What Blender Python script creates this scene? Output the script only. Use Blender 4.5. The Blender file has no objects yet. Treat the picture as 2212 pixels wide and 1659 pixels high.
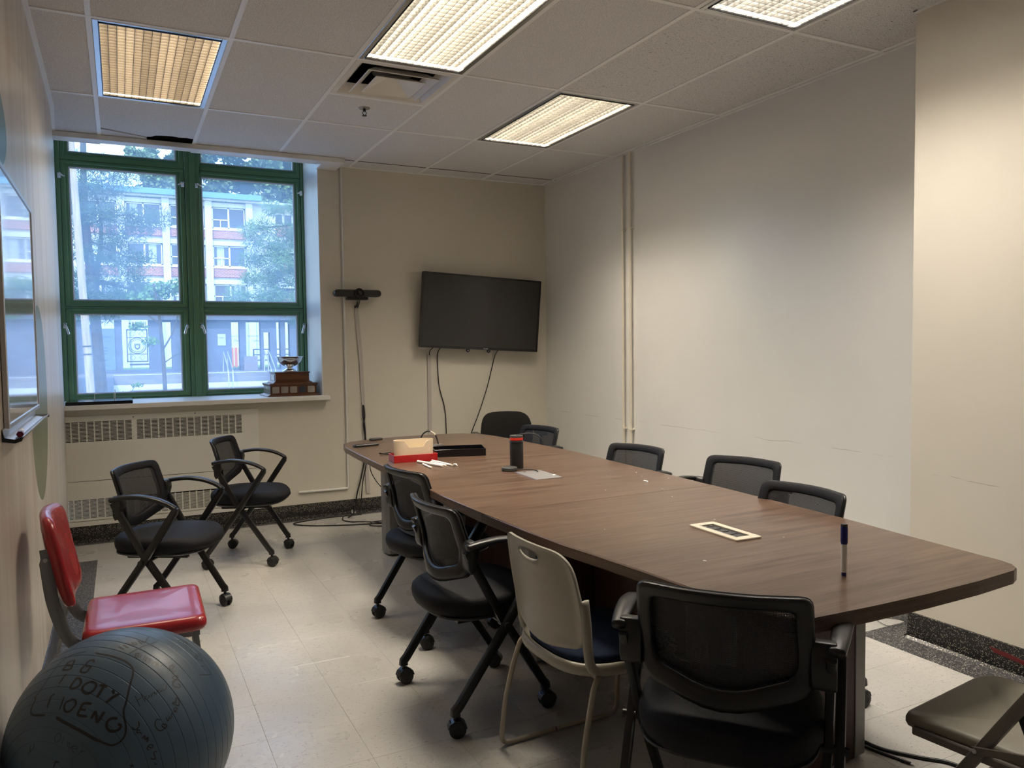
import bpy, bmesh, math, random
from mathutils import Vector, Matrix, Euler
PI = math.pi
random.seed(7)
scn = bpy.context.scene
COL = scn.collection

# ------------------------------------------------------------------ camera
H = 2.914
cam_d = bpy.data.cameras.new('camera'); cam = bpy.data.objects.new('camera', cam_d); COL.objects.link(cam)
RX = Vector((0.892897, -0.450074, -0.012938)); DN = Vector((-0.033759, -0.038266, -0.998697)); FW = Vector((0.448993, 0.892171, -0.049362))
cam.matrix_world = Matrix(((RX.x, -DN.x, -FW.x, 0.0774), (RX.y, -DN.y, -FW.y, -5.2505), (RX.z, -DN.z, -FW.z, 1.4114), (0, 0, 0, 1)))
cam_d.sensor_width = 36.0; cam_d.lens = 1678.85 / 2212 * 36.0; cam_d.clip_start = 0.03; cam_d.clip_end = 400
scn.camera = cam

# ------------------------------------------------------------------ world, sun, exposure
scn.view_settings.view_transform = 'Standard'; scn.view_settings.look = 'None'
scn.view_settings.exposure = 0.34; scn.view_settings.gamma = 1.0; scn.view_settings.use_curve_mapping = False
LAMP = 46.0            # emission of the lit fluorescent panels
w = bpy.data.worlds.new('sky'); scn.world = w; w.use_nodes = True
nt = w.node_tree; nt.nodes.clear()
wo = nt.nodes.new('ShaderNodeOutputWorld'); bg = nt.nodes.new('ShaderNodeBackground')
sky = nt.nodes.new('ShaderNodeTexSky'); sky.sky_type = 'NISHITA'; sky.sun_disc = False
sky.sun_elevation = math.radians(48); sky.sun_rotation = math.radians(160); sky.air_density = 1.3; sky.dust_density = 0.5; sky.ozone_density = 3.5
tc = nt.nodes.new('ShaderNodeTexCoord'); mp = nt.nodes.new('ShaderNodeMapping'); mp.inputs['Scale'].default_value = (1.0, 1.0, 2.6)
nz = nt.nodes.new('ShaderNodeTexNoise'); nz.inputs['Scale'].default_value = 2.4; nz.inputs['Detail'].default_value = 6
cr = nt.nodes.new('ShaderNodeValToRGB'); cr.color_ramp.elements[0].position = 0.54; cr.color_ramp.elements[1].position = 0.68
cr.color_ramp.elements[0].color = (0, 0, 0, 1); cr.color_ramp.elements[1].color = (1, 1, 1, 1)
mx = nt.nodes.new('ShaderNodeMix'); mx.data_type = 'RGBA'; mx.inputs[7].default_value = (7.5, 8.2, 9.4, 1)
nt.links.new(tc.outputs['Generated'], mp.inputs['Vector']); nt.links.new(mp.outputs[0], nz.inputs['Vector']); nt.links.new(nz.outputs['Fac'], cr.inputs['Fac'])
nt.links.new(cr.outputs['Color'], mx.inputs[0]); nt.links.new(sky.outputs[0], mx.inputs[6]); nt.links.new(mx.outputs[2], bg.inputs['Color'])
bg.inputs['Strength'].default_value = 0.60
nt.links.new(bg.outputs[0], wo.inputs['Surface'])
sd = bpy.data.lights.new('sun', 'SUN'); sd.energy = 2.8; sd.angle = math.radians(0.6); sd.color = (1.0, 0.96, 0.88)
so = bpy.data.objects.new('sun', sd); COL.objects.link(so); so.rotation_euler = (math.radians(46), 0, math.radians(-22)); so.location = (0, -20, 30)
pd = bpy.data.lights.new('window_portal', 'AREA'); pd.shape = 'RECTANGLE'; pd.size = 1.86; pd.size_y = 2.1; pd.cycles.is_portal = True
po = bpy.data.objects.new('window_portal', pd); COL.objects.link(po); po.location = (0.63, 1.93, 2.0); po.rotation_euler = (-PI/2, 0, 0)

# ------------------------------------------------------------------ materials
def link(nt, a, b): nt.links.new(a, b)
def mat(name, col, rough=0.5, metal=0.0, spec=0.5, emit=None, estr=0.0, var=0.0, vscale=8.0, bump=0.0, bscale=60.0, coat=0.0, sheen=0.0, stretch=None, detail=3.0, bdist=0.002):
    m = bpy.data.materials.new(name); m.use_nodes = True; nt = m.node_tree; b = nt.nodes['Principled BSDF']
    b.inputs['Base Color'].default_value = (*col, 1); b.inputs['Roughness'].default_value = rough; b.inputs['Metallic'].default_value = metal
    b.inputs['Specular IOR Level'].default_value = spec; b.inputs['Coat Weight'].default_value = coat; b.inputs['Sheen Weight'].default_value = sheen
    if emit: b.inputs['Emission Color'].default_value = (*emit, 1); b.inputs['Emission Strength'].default_value = estr
    if var or bump:
        t = nt.nodes.new('ShaderNodeTexCoord'); mp = nt.nodes.new('ShaderNodeMapping'); link(nt, t.outputs['Object'], mp.inputs[0])
        if stretch: mp.inputs['Scale'].default_value = stretch
    if var:
        n = nt.nodes.new('ShaderNodeTexNoise'); n.inputs['Scale'].default_value = vscale; n.inputs['Detail'].default_value = detail; link(nt, mp.outputs[0], n.inputs[0])
        r = nt.nodes.new('ShaderNodeValToRGB'); e = r.color_ramp.elements; e[0].position = 0.3; e[1].position = 0.7
        e[0].color = (*[max(0, c*(1-var)) for c in col], 1); e[1].color = (*[min(1, c*(1+var)) for c in col], 1)
        link(nt, n.outputs['Fac'], r.inputs[0]); link(nt, r.outputs[0], b.inputs['Base Color'])
    if bump:
        n2 = nt.nodes.new('ShaderNodeTexNoise'); n2.inputs['Scale'].default_value = bscale; n2.inputs['Detail'].default_value = 2; link(nt, mp.outputs[0], n2.inputs[0])
        bp = nt.nodes.new('ShaderNodeBump'); bp.inputs['Strength'].default_value = bump; bp.inputs['Distance'].default_value = bdist
        link(nt, n2.outputs['Fac'], bp.inputs['Height']); link(nt, bp.outputs[0], b.inputs['Normal'])
    return m
def nodes(m): return m.node_tree, m.node_tree.nodes['Principled BSDF']
def mixc(nt, fac, a, b):
    x = nt.nodes.new('ShaderNodeMix'); x.data_type = 'RGBA'
    if hasattr(fac, 'default_value') and not isinstance(fac, (int, float)): link(nt, fac, x.inputs[0])
    else: x.inputs[0].default_value = fac
    for v, i in ((a, 6), (b, 7)):
        if isinstance(v, tuple): x.inputs[i].default_value = (*v, 1)
        else: link(nt, v, x.inputs[i])
    return x.outputs[2]
def ramp(nt, src, p0, p1, c0=(0, 0, 0), c1=(1, 1, 1)):
    r = nt.nodes.new('ShaderNodeValToRGB'); e = r.color_ramp.elements; e[0].position = p0; e[1].position = p1; e[0].color = (*c0, 1); e[1].color = (*c1, 1)
    link(nt, src, r.inputs[0]); return r.outputs[0]
def noise(nt, scale, detail=3, stretch=(1, 1, 1), loc=(0, 0, 0), rough=0.5, dist=0.0, coord='Object', rot=(0, 0, 0)):
    t = nt.nodes.new('ShaderNodeTexCoord'); mp = nt.nodes.new('ShaderNodeMapping'); link(nt, t.outputs[coord], mp.inputs[0])
    mp.inputs['Scale'].default_value = stretch; mp.inputs['Location'].default_value = loc; mp.inputs['Rotation'].default_value = rot
    n = nt.nodes.new('ShaderNodeTexNoise'); n.inputs['Scale'].default_value = scale; n.inputs['Detail'].default_value = detail; n.inputs['Roughness'].default_value = rough
    n.inputs['Distortion'].default_value = dist; link(nt, mp.outputs[0], n.inputs[0]); return n.outputs['Fac']
def voro(nt, scale, stretch=(1, 1, 1), feat='F1'):
    t = nt.nodes.new('ShaderNodeTexCoord'); mp = nt.nodes.new('ShaderNodeMapping'); link(nt, t.outputs['Object'], mp.inputs[0]); mp.inputs['Scale'].default_value = stretch
    v = nt.nodes.new('ShaderNodeTexVoronoi'); v.inputs['Scale'].default_value = scale; v.feature = feat; link(nt, mp.outputs[0], v.inputs[0]); return v
def bumpn(nt, b, h, strength=0.3, dist=0.002):
    bp = nt.nodes.new('ShaderNodeBump'); bp.inputs['Strength'].default_value = strength; bp.inputs['Distance'].default_value = dist
    link(nt, h, bp.inputs['Height']); link(nt, bp.outputs[0], b.inputs['Normal'])

def wall_paint(name, col, rough=0.45, scuff=True, crack=None):
    m = mat(name, col, rough); nt, b = nodes(m)
    big = noise(nt, 0.9, 4); c1 = mixc(nt, ramp(nt, big, 0.35, 0.7), tuple(c*0.95 for c in col), tuple(min(1, c*1.03) for c in col))
    if scuff:
        s = noise(nt, 5.0, 6, (1, 1, 9.0), rough=0.7); s2 = noise(nt, 1.3, 2, loc=(4, 2, 7))
        ma = nt.nodes.new('ShaderNodeMath'); ma.operation = 'MULTIPLY'; link(nt, ramp(nt, s, 0.70, 0.78), ma.inputs[0]); link(nt, ramp(nt, s2, 0.55, 0.68), ma.inputs[1])
        c1 = mixc(nt, ma.outputs[0], c1, tuple(c*0.72 for c in col))
    if crack:
        t = nt.nodes.new('ShaderNodeTexCoord'); sp = nt.nodes.new('ShaderNodeSeparateXYZ'); link(nt, t.outputs['Object'], sp.inputs[0])
        def mm(op, a, b_=None):
            n = nt.nodes.new('ShaderNodeMath'); n.operation = op
            for i, v in enumerate((a, b_)):
                if v is None: continue
                if isinstance(v, (int, float)): n.inputs[i].default_value = v
                else: link(nt, v, n.inputs[i])
            return n.outputs[0]
        wob = mm('MULTIPLY', mm('SUBTRACT', noise(nt, 3.5, 5, (1, 1, .05)), .5), .05)
        ln = mm('LESS_THAN', mm('ABSOLUTE', mm('SUBTRACT', mm('ADD', sp.outputs[2], wob), crack)), .0012)
        ln = mm('MULTIPLY', ln, ramp(nt, noise(nt, 4.0, 3, (1, 1, .1), loc=(0, 3, 0)), .50, .56))
        c1 = mixc(nt, ln, c1, tuple(c*.62 for c in col))
    link(nt, c1, b.inputs['Base Color']); bumpn(nt, b, noise(nt, 55, 3), 0.12, 0.002); return m
M = {}
M['wall_back'] = wall_paint('cream wall paint', (0.68, 0.64, 0.55), 0.42)
M['wall_right'] = wall_paint('pale satin wall paint', (0.84, 0.83, 0.80), 0.26, crack=.80)
M['wall_pier'] = wall_paint('cream satin wall paint', (0.79, 0.735, 0.63), 0.34, crack=.79)
M['radiator'] = mat('cream radiator enamel', (0.76, 0.74, 0.68), 0.4, var=0.03, vscale=2)
M['white_trim'] = mat('white painted trim', (0.76, 0.74, 0.70), 0.4, var=0.04)
M['reveal'] = mat('white painted reveal', (0.80, 0.80, 0.78), 0.4, var=0.05, vscale=4)
M['plaster'] = mat('outer plaster', (0.4, 0.38, 0.35), 0.8)
# left wall: painted mural shapes, plus streaks of reflection put into the colour
m = mat('mural paint with reflection streaks', (0.50, 0.45, 0.39), 0.33); nt, b = nodes(m)
st = noise(nt, 2.2, 4, (1, 4.0, 0.30), rough=0.6)
c = mixc(nt, ramp(nt, st, 0.42, 0.66), (0.65, 0.61, 0.555), (0.53, 0.445, 0.365))
t = nt.nodes.new('ShaderNodeTexCoord'); sp = nt.nodes.new('ShaderNodeSeparateXYZ'); link(nt, t.outputs['Object'], sp.inputs[0])
def M_(op, a, b_=None):
    n = nt.nodes.new('ShaderNodeMath'); n.operation = op
    for i, v in enumerate((a, b_)):
        if v is None: continue
        if isinstance(v, (int, float)): n.inputs[i].default_value = v
        else: link(nt, v, n.inputs[i])
    return n.outputs[0]
def ell(cy, cz, ry, rz, tilt=0.0):
    dy = M_('SUBTRACT', M_('SUBTRACT', sp.outputs[1], cy), M_('MULTIPLY', M_('SUBTRACT', sp.outputs[2], cz), tilt))
    a = M_('POWER', M_('DIVIDE', dy, ry), 2.0); bb = M_('POWER', M_('ABSOLUTE', M_('DIVIDE', M_('SUBTRACT', sp.outputs[2], cz), rz)), 2.0)
    return M_('LESS_THAN', M_('ADD', a, bb), 1.0)
c = mixc(nt, ell(-1.21, 1.19, 0.38, 0.43, 0.12), c, mixc(nt, ramp(nt, st, .3, .7), (0.155, 0.185, 0.10), (0.20, 0.23, 0.14)))
c = mixc(nt, ell(-2.62, 2.16, 0.62, 0.20, 0.0), c, (0.10, 0.24, 0.26))
link(nt, c, b.inputs['Base Color']); bumpn(nt, b, noise(nt, 55, 3), 0.15, 0.002); M['wall_left'] = m

# vinyl floor tile
def floor_mat(name, col, dark, fleck, rough):
    m = mat(name, col, rough); nt, b = nodes(m)
    oi = nt.nodes.new('ShaderNodeObjectInfo')
    g = nt.nodes.new('ShaderNodeNewGeometry'); mp = nt.nodes.new('ShaderNodeMapping'); link(nt, g.outputs['Position'], mp.inputs[0])
    def nn(scale, det, stretch=(1, 1, 1), rgh=.5):
        mp = nt.nodes.new('ShaderNodeMapping'); link(nt, g.outputs['Position'], mp.inputs[0]); mp.inputs['Scale'].default_value = stretch
        n = nt.nodes.new('ShaderNodeTexNoise'); n.inputs['Scale'].default_value = scale; n.inputs['Detail'].default_value = det; n.inputs['Roughness'].default_value = rgh; link(nt, mp.outputs[0], n.inputs[0]); return n.outputs['Fac']
    c = mixc(nt, ramp(nt, nn(1.7, 5), 0.35, 0.68), tuple(x*0.84 for x in col), tuple(min(1, x*1.05) for x in col))
    c = mixc(nt, ramp(nt, nn(22, 4, (1, 2.5, 1)), 0.5, 0.72), c, tuple(x*0.86 for x in col))
    c = mixc(nt, ramp(nt, nn(60, 2, (1, 3.0, 1), .6), 0.645, 0.68), c, dark)
    c = mixc(nt, ramp(nt, nn(130, 2, (2.5, 1, 1), .6), 0.66, 0.71), c, fleck)
    r = ramp(nt, oi.outputs['Random'], 0, 1, (0.985, 0.985, 0.985), (1.01, 1.01, 1.01))
    x = nt.nodes.new('ShaderNodeMix'); x.data_type = 'RGBA'; x.blend_type = 'MULTIPLY'; x.inputs[0].default_value = 1; link(nt, c, x.inputs[6]); link(nt, r, x.inputs[7])
    link(nt, x.outputs[2], b.inputs['Base Color'])
    rr = nt.nodes.new('ShaderNodeMapRange'); link(nt, nn(2.5, 4), rr.inputs[0]); rr.inputs[1].default_value = .3; rr.inputs[2].default_value = .7; rr.inputs[3].default_value = rough-.08; rr.inputs[4].default_value = rough+.12; link(nt, rr.outputs[0], b.inputs['Roughness'])
    bumpn(nt, b, nn(40, 3), 0.05, 0.002); return m
M['floor'] = floor_mat('beige vinyl tile', (0.50, 0.483, 0.450), (0.16, 0.14, 0.12), (0.64, 0.62, 0.59), 0.30)
M['joint'] = mat('dark tile joint', (0.36, 0.32, 0.27), 0.7)
def terrazzo(name, base, pale, rough):
    m = mat(name, base, rough); nt, b = nodes(m)
    v = voro(nt, 190); c = mixc(nt, ramp(nt, v.outputs['Distance'], 0.20, 0.30, (1, 1, 1), (0, 0, 0)), base, pale)
    n = noise(nt, 30, 2); k = nt.nodes.new('ShaderNodeMath'); k.operation = 'MULTIPLY'
    link(nt, ramp(nt, v.outputs['Distance'], 0.28, 0.42, (1, 1, 1), (0, 0, 0)), k.inputs[0]); link(nt, ramp(nt, v.outputs['Color'], 0.46, 0.56), k.inputs[1])
    c = mixc(nt, k.outputs[0], base, pale); link(nt, c, b.inputs['Base Color']); return m
M['border'] = terrazzo('speckled grey border tile', (0.045, 0.045, 0.048), (0.55, 0.53, 0.46), 0.45)
M['base'] = terrazzo('speckled black cove base', (0.010, 0.010, 0.012), (0.42, 0.39, 0.30), 0.28)
# ceiling
def ceil_mat(name, fissure):
    m = mat(name, (0.50, 0.485, 0.47), 0.9); nt, b = nodes(m)
    n = noise(nt, 190, 3, rough=.7); c = mixc(nt, ramp(nt, n, 0.35, 0.62), (0.56, 0.55, 0.55), (0.86, 0.85, 0.85))
    if fissure:
        f = noise(nt, 62, 2, (1.0, 3.4, 1), rough=.5, dist=1.2); c = mixc(nt, ramp(nt, f, 0.655, 0.68), c, (0.10, 0.09, 0.08))
        f2 = noise(nt, 120, 1); c = mixc(nt, ramp(nt, f2, 0.72, 0.75), c, (0.12, 0.11, 0.10))
    link(nt, c, b.inputs['Base Color']); bumpn(nt, b, n, 0.55, 0.004); return m
M['ctile'] = ceil_mat('textured ceiling tile', False); M['ctile2'] = ceil_mat('fissured ceiling tile', True)
M['tbar'] = mat('white grid bar', (0.88, 0.88, 0.87), 0.4)
M['plenum'] = mat('dark plenum', (0.02, 0.018, 0.015), 0.9)
M['fixture_white'] = mat('white fixture enamel', (0.8, 0.8, 0.78), 0.4)
M['trim_metal'] = mat('bright aluminium trim', (0.62, 0.62, 0.60), 0.25, 1.0)
M['gold_trim'] = mat('brassy trim', (0.26, 0.21, 0.13), 0.35, 1.0)
def lampmat(name, col, s):
    m = mat(name, (0.8, 0.8, 0.8), 0.6, emit=col, estr=s); nt, b = nodes(m)
    t = nt.nodes.new('ShaderNodeTexCoord'); wv = nt.nodes.new('ShaderNodeTexWave'); wv.bands_direction = 'X'; wv.inputs['Scale'].default_value = 1.65; wv.inputs['Phase Offset'].default_value = 1.57
    link(nt, t.outputs['Object'], wv.inputs[0]); mr = nt.nodes.new('ShaderNodeMapRange'); link(nt, wv.outputs['Fac'], mr.inputs[0]); mr.inputs[3].default_value = s*.55; mr.inputs[4].default_value = s*1.45
    link(nt, mr.outputs[0], b.inputs['Emission Strength']); m.cycles.emission_sampling = 'FRONT' if hasattr(m.cycles, 'emission_sampling') else 'AUTO'; return m
M['lamp_warm'] = lampmat('warm fluorescent glow', (1.0, 0.885, 0.72), LAMP)
M['lamp_white'] = lampmat('white fluorescent glow', (1.0, 0.92, 0.82), LAMP*0.9)
M['lamp_dim'] = lampmat('dim fluorescent glow', (1.0, 0.86, 0.66), LAMP*0.30)
M['louvre'] = mat('yellowed louvre plastic', (0.074, 0.069, 0.057), 0.5, var=0.10, vscale=3)
M['louvre_y'] = mat('strongly yellowed louvre plastic', (0.132, 0.104, 0.069), 0.5, var=0.10, vscale=3)
# window
M['green'] = mat('green painted frame', (0.120, 0.250, 0.130), 0.38, var=0.10, vscale=3, bump=0.1, bscale=30)
M['green_dark'] = mat('dark gap green', (0.010, 0.022, 0.012), 0.5)
M['putty'] = mat('pale glazing putty', (0.62, 0.60, 0.66), 0.6)
m = bpy.data.materials.new('dusty window glass'); m.use_nodes = True; nt = m.node_tree; nt.nodes.clear()
o = nt.nodes.new('ShaderNodeOutputMaterial'); tr = nt.nodes.new('ShaderNodeBsdfTransparent'); tl = nt.nodes.new('ShaderNodeBsdfTranslucent'); gl = nt.nodes.new('ShaderNodeBsdfGlossy')
tl.inputs[0].default_value = (0.40, 0.64, 1.0, 1); tr.inputs[0].default_value = (0.86, 0.93, 1.0, 1); gl.inputs['Roughness'].default_value = 0.03
mx1 = nt.nodes.new('ShaderNodeMixShader'); mx2 = nt.nodes.new('ShaderNodeMixShader'); mx2.inputs[0].default_value = 0.05
dn = noise(nt, 3.0, 5, (1, 1, 1.6), rough=.65); mr = nt.nodes.new('ShaderNodeMapRange'); link(nt, dn, mr.inputs[0]); mr.inputs[1].default_value = .3; mr.inputs[2].default_value = .7; mr.inputs[3].default_value = .26; mr.inputs[4].default_value = .38
link(nt, mr.outputs[0], mx1.inputs[0]); link(nt, tr.outputs[0], mx1.inputs[1]); link(nt, tl.outputs[0], mx1.inputs[2]); link(nt, mx1.outputs[0], mx2.inputs[1]); link(nt, gl.outputs[0], mx2.inputs[2]); link(nt, mx2.outputs[0], o.inputs[0])
M['glass'] = m
M['chrome'] = mat('worn chrome', (0.75, 0.75, 0.75), 0.12, 1.0)
M['steel'] = mat('dull steel', (0.45, 0.45, 0.44), 0.35, 1.0)
# table
def wood(name, c0, c1, rough, stretch=(0.9, 16, 16)):
    m = mat(name, c0, rough); nt, b = nodes(m)
    a = noise(nt, 3.0, 5, stretch, rough=.62, dist=.3); f = noise(nt, 9.0, 3, (1.2, 60, 60), rough=.6)
    c = mixc(nt, ramp(nt, a, 0.36, 0.64), c0, c1); c = mixc(nt, ramp(nt, f, 0.5, 0.75), c, tuple(x*.72 for x in c0))
    link(nt, c, b.inputs['Base Color']); bumpn(nt, b, f, 0.04, 0.001); return m
M['wood'] = wood('walnut laminate', (0.072, 0.042, 0.028), (0.158, 0.100, 0.068), 0.28)
nt, b = nodes(M['wood'])   # a faint dried spill on the laminate
_src = b.inputs['Base Color'].links[0].from_socket
t = nt.nodes.new('ShaderNodeTexCoord'); mp = nt.nodes.new('ShaderNodeMapping'); link(nt, t.outputs['Object'], mp.inputs[0]); mp.inputs['Location'].default_value = (-2.18, 2.72, 0); 
sp2 = nt.nodes.new('ShaderNodeVectorMath'); sp2.operation = 'LENGTH'; mp2 = nt.nodes.new('ShaderNodeMapping'); mp2.inputs['Scale'].default_value = (9, 6, 1); link(nt, mp.outputs[0], mp2.inputs[0]); link(nt, mp2.outputs[0], sp2.inputs[0])
ad = nt.nodes.new('ShaderNodeMath'); ad.operation = 'ADD'; link(nt, sp2.outputs['Value'], ad.inputs[0]); link(nt, noise(nt, 9, 4), ad.inputs[1])
link(nt, mixc(nt, ramp(nt, ad.outputs[0], 0.85, 1.35, (0.75, 0.75, 0.75), (0, 0, 0)), _src, (0.15, 0.070, 0.036)), b.inputs['Base Color'])
M['wood_edge'] = wood('walnut edge band', (0.105, 0.063, 0.044), (0.16, 0.10, 0.072), 0.30, (1, 1, 30))
M['wood_panel'] = wood('dark walnut panel', (0.05, 0.018, 0.012), (0.085, 0.032, 0.022), 0.4, (16, 16, 0.9))
M['grey_metal'] = mat('grey powder coated metal', (0.27, 0.27, 0.255), 0.38, 0.2)
M['alu'] = mat('brushed aluminium', (0.58, 0.58, 0.60), 0.38, 1.0)
M['cream_plastic'] = mat('cream plastic', (0.66, 0.58, 0.46), 0.42)
M['black_plastic'] = mat('black plastic', (0.012, 0.012, 0.013), 0.36, bump=0.1, bscale=400, bdist=.0004)
M['black_gloss'] = mat('glossy black', (0.006, 0.006, 0.008), 0.12)
M['black_metal'] = mat('black powder coated steel', (0.010, 0.010, 0.011), 0.30)
M['rubber'] = mat('black rubber', (0.014, 0.014, 0.015), 0.55)
M['cable'] = mat('black cable', (0.010, 0.010, 0.011), 0.45)
def fabric(name, col, col2, scale, rough=0.85, sheen=0.0):
    m = mat(name, col, rough, sheen=sheen); nt, b = nodes(m); b.inputs['Sheen Roughness'].default_value = 0.5
    v = voro(nt, scale); link(nt, mixc(nt, ramp(nt, v.outputs['Distance'], 0.25, 0.5), col2, col), b.inputs['Base Color']); bumpn(nt, b, v.outputs['Distance'], 0.5, 0.001); b.inputs['Specular IOR Level'].default_value = 0.32; return m
M['seat_fabric'] = fabric('black seat fabric', (0.006, 0.0065, 0.010), (0.0025, 0.0025, 0.004), 330, 0.72, 0.0)
M['navy'] = fabric('navy blue upholstery', (0.006, 0.014, 0.042), (0.004, 0.009, 0.028), 420, 0.9, 0.0)
M['dark_fabric'] = fabric('charcoal upholstery', (0.012, 0.012, 0.012), (0.006, 0.006, 0.006), 420, 0.9, 0.0)
# see-through woven mesh
m = bpy.data.materials.new('woven chair mesh'); m.use_nodes = True; nt = m.node_tree; nt.nodes.clear()
o = nt.nodes.new('ShaderNodeOutputMaterial'); tr = nt.nodes.new('ShaderNodeBsdfTransparent'); df = nt.nodes.new('ShaderNodeBsdfPrincipled'); df.inputs['Base Color'].default_value = (0.012, 0.012, 0.015, 1); df.inputs['Roughness'].default_value = 0.6
t = nt.nodes.new('ShaderNodeTexCoord'); sp = nt.nodes.new('ShaderNodeSeparateXYZ'); link(nt, t.outputs['Object'], sp.inputs[0])
hy_ = M_('LESS_THAN', M_('ABSOLUTE', M_('SUBTRACT', M_('FRACT', M_('MULTIPLY', sp.outputs[1], 285.0)), 0.5)), 0.27); hz_ = M_('LESS_THAN', M_('ABSOLUTE', M_('SUBTRACT', M_('FRACT', M_('MULTIPLY', sp.outputs[2], 215.0)), 0.5)), 0.31)
hole = M_('MULTIPLY', hy_, hz_); mm = nt.nodes.new('ShaderNodeMixShader')
k = nt.nodes.new('ShaderNodeMath'); k.operation = 'MULTIPLY'; k.inputs[1].default_value = 0.28; link(nt, hole, k.inputs[0]); link(nt, k.outputs[0], mm.inputs[0]); link(nt, df.outputs[0], mm.inputs[1]); link(nt, tr.outputs[0], mm.inputs[2]); link(nt, mm.outputs[0], o.inputs[0])
M['mesh'] = m
M['shell'] = mat('cream grey plastic shell', (0.40, 0.37, 0.30), 0.38)
M['cream_rod'] = mat('chipped cream steel rod', (0.42, 0.37, 0.29), 0.35)
nt, b = nodes(M['cream_rod']); link(nt, mixc(nt, ramp(nt, noise(nt, 38, 4, rough=.7), 0.68, 0.71), (0.42, 0.37, 0.29), (0.07, 0.025, 0.015)), b.inputs['Base Color'])
M['red_vinyl'] = mat('red vinyl', (0.33, 0.016, 0.020), 0.27, var=0.14, vscale=5, bump=0.25, bscale=9, bdist=0.006, coat=0.15)
M['grey_leg'] = mat('worn grey steel', (0.20, 0.205, 0.21), 0.42, 0.3)
nt, b = nodes(M['grey_leg']); link(nt, mixc(nt, ramp(nt, noise(nt, 7, 3, rough=.6), 0.66, 0.69), (0.20, 0.205, 0.21), (0.40, 0.27, 0.14)), b.inputs['Base Color'])
M['fold_plastic'] = mat('grey brown folding seat plastic', (0.30, 0.275, 0.215), 0.5, bump=0.1, bscale=200, bdist=.0006)
M['fold_metal'] = mat('taupe powder coated steel', (0.19, 0.17, 0.145), 0.4, 0.3)
M['ball'] = mat('slate blue ball rubber', (0.062, 0.102, 0.152), 0.38, bump=0.18, bscale=700, bdist=.0005, var=0.12, vscale=6)
M['ink'] = mat('brown black marker ink', (0.010, 0.008, 0.008), 0.4)
M['screen'] = mat('dark display panel', (0.026, 0.0245, 0.022), 0.16, spec=0.45)
M['whiteboard'] = mat('glossy whiteboard enamel', (0.66, 0.68, 0.72), 0.11, spec=0.9, coat=0.6)
nt, b = nodes(M['whiteboard'])
link(nt, mixc(nt, ramp(nt, noise(nt, 2.4, 4, (1, .5, 7)), .45, .75), (0.66, 0.68, 0.72), (0.50, 0.53, 0.60)), b.inputs['Base Color'])
M['red_plastic'] = mat('red plastic', (0.42, 0.010, 0.012), 0.3)
M['bone'] = mat('bone plastic', (0.78, 0.66, 0.48), 0.4)
M['white_paper'] = mat('white paper', (0.88, 0.87, 0.85), 0.7)
M['blue_plastic'] = mat('blue plastic', (0.008, 0.016, 0.17), 0.3)
M['orange_band'] = mat('orange red band', (0.75, 0.035, 0.012), 0.5)
M['grey_plastic'] = mat('dark grey plastic', (0.06, 0.06, 0.058), 0.5)
M['pale_plastic'] = mat('pale raceway plastic', (0.50, 0.465, 0.44), 0.4)
M['trophy_wood'] = wood('trophy wood', (0.085, 0.030, 0.012), (0.165, 0.065, 0.028), 0.3, (1, 12, 12))
M['plate'] = mat('engraved silver plate', (0.42, 0.40, 0.37), 0.3, 0.8, var=.15, vscale=30)
M['plate_blue'] = mat('dark engraved plate', (0.07, 0.08, 0.11), 0.3, 0.6)
M['red_cap'] = mat('dark red cap', (0.16, 0.008, 0.025), 0.35)

# ------------------------------------------------------------------ mesh helpers
def new_obj(name, bm, m, parent=None, smooth=False, bevel=0.0, segs=1, loc=None):
    me = bpy.data.meshes.new(name)
    bmesh.ops.recalc_face_normals(bm, faces=bm.faces)
    if smooth:
        for f in bm.faces: f.smooth = True
    bm.to_mesh(me); bm.free(); ob = bpy.data.objects.new(name, me); COL.objects.link(ob)
    for x in (m if isinstance(m, (list, tuple)) else [m]): me.materials.append(M[x] if isinstance(x, str) else x)
    if parent: ob.parent = parent
    if loc: ob.location = loc
    if bevel:
        bv = ob.modifiers.new('bevel', 'BEVEL'); bv.width = bevel; bv.segments = segs; bv.limit_method = 'ANGLE'; bv.angle_limit = math.radians(40)
    if smooth and bevel == 0 and smooth != 'all':
        me.set_sharp_from_angle(angle=math.radians(42))
    return ob
def tag(o, label=None, cat=None, group=None, kind=None):
    for k, v in (('label', label), ('category', cat), ('group', group), ('kind', kind)):
        if v: o[k] = v
    return o
def thing(name, label, cat, loc=(0, 0, 0), rz=0.0, group=None):
    o = bpy.data.objects.new(name, None); COL.objects.link(o); o.empty_display_size = 0.1; o.location = loc; o.rotation_euler = (0, 0, rz)
    return tag(o, label, cat, group)
def struct(name, bm, m, parent=None, **k):
    o = new_obj(name, bm, m, parent, **k)
    if not parent: o['kind'] = 'structure'
    return o
def box(bm, x0, x1, y0, y1, z0, z1, mi=0):
    v = [bm.verts.new((x, y, z)) for x in (x0, x1) for y in (y0, y1) for z in (z0, z1)]
    fs = [bm.faces.new([v[i] for i in f]) for f in ((0, 1, 3, 2), (4, 6, 7, 5), (0, 4, 5, 1), (2, 3, 7, 6), (0, 2, 6, 4), (1, 5, 7, 3))]
    for f in fs: f.material_index = mi
    return v
def mbox(*a, **k): bm = bmesh.new(); box(bm, *a, **k); return bm
def boxc(bm, c, s, mi=0): return box(bm, c[0]-s[0]/2, c[0]+s[0]/2, c[1]-s[1]/2, c[1]+s[1]/2, c[2]-s[2]/2, c[2]+s[2]/2, mi)
def xf(vs, mtx):
    for v in vs: v.co = mtx @ v.co
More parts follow.
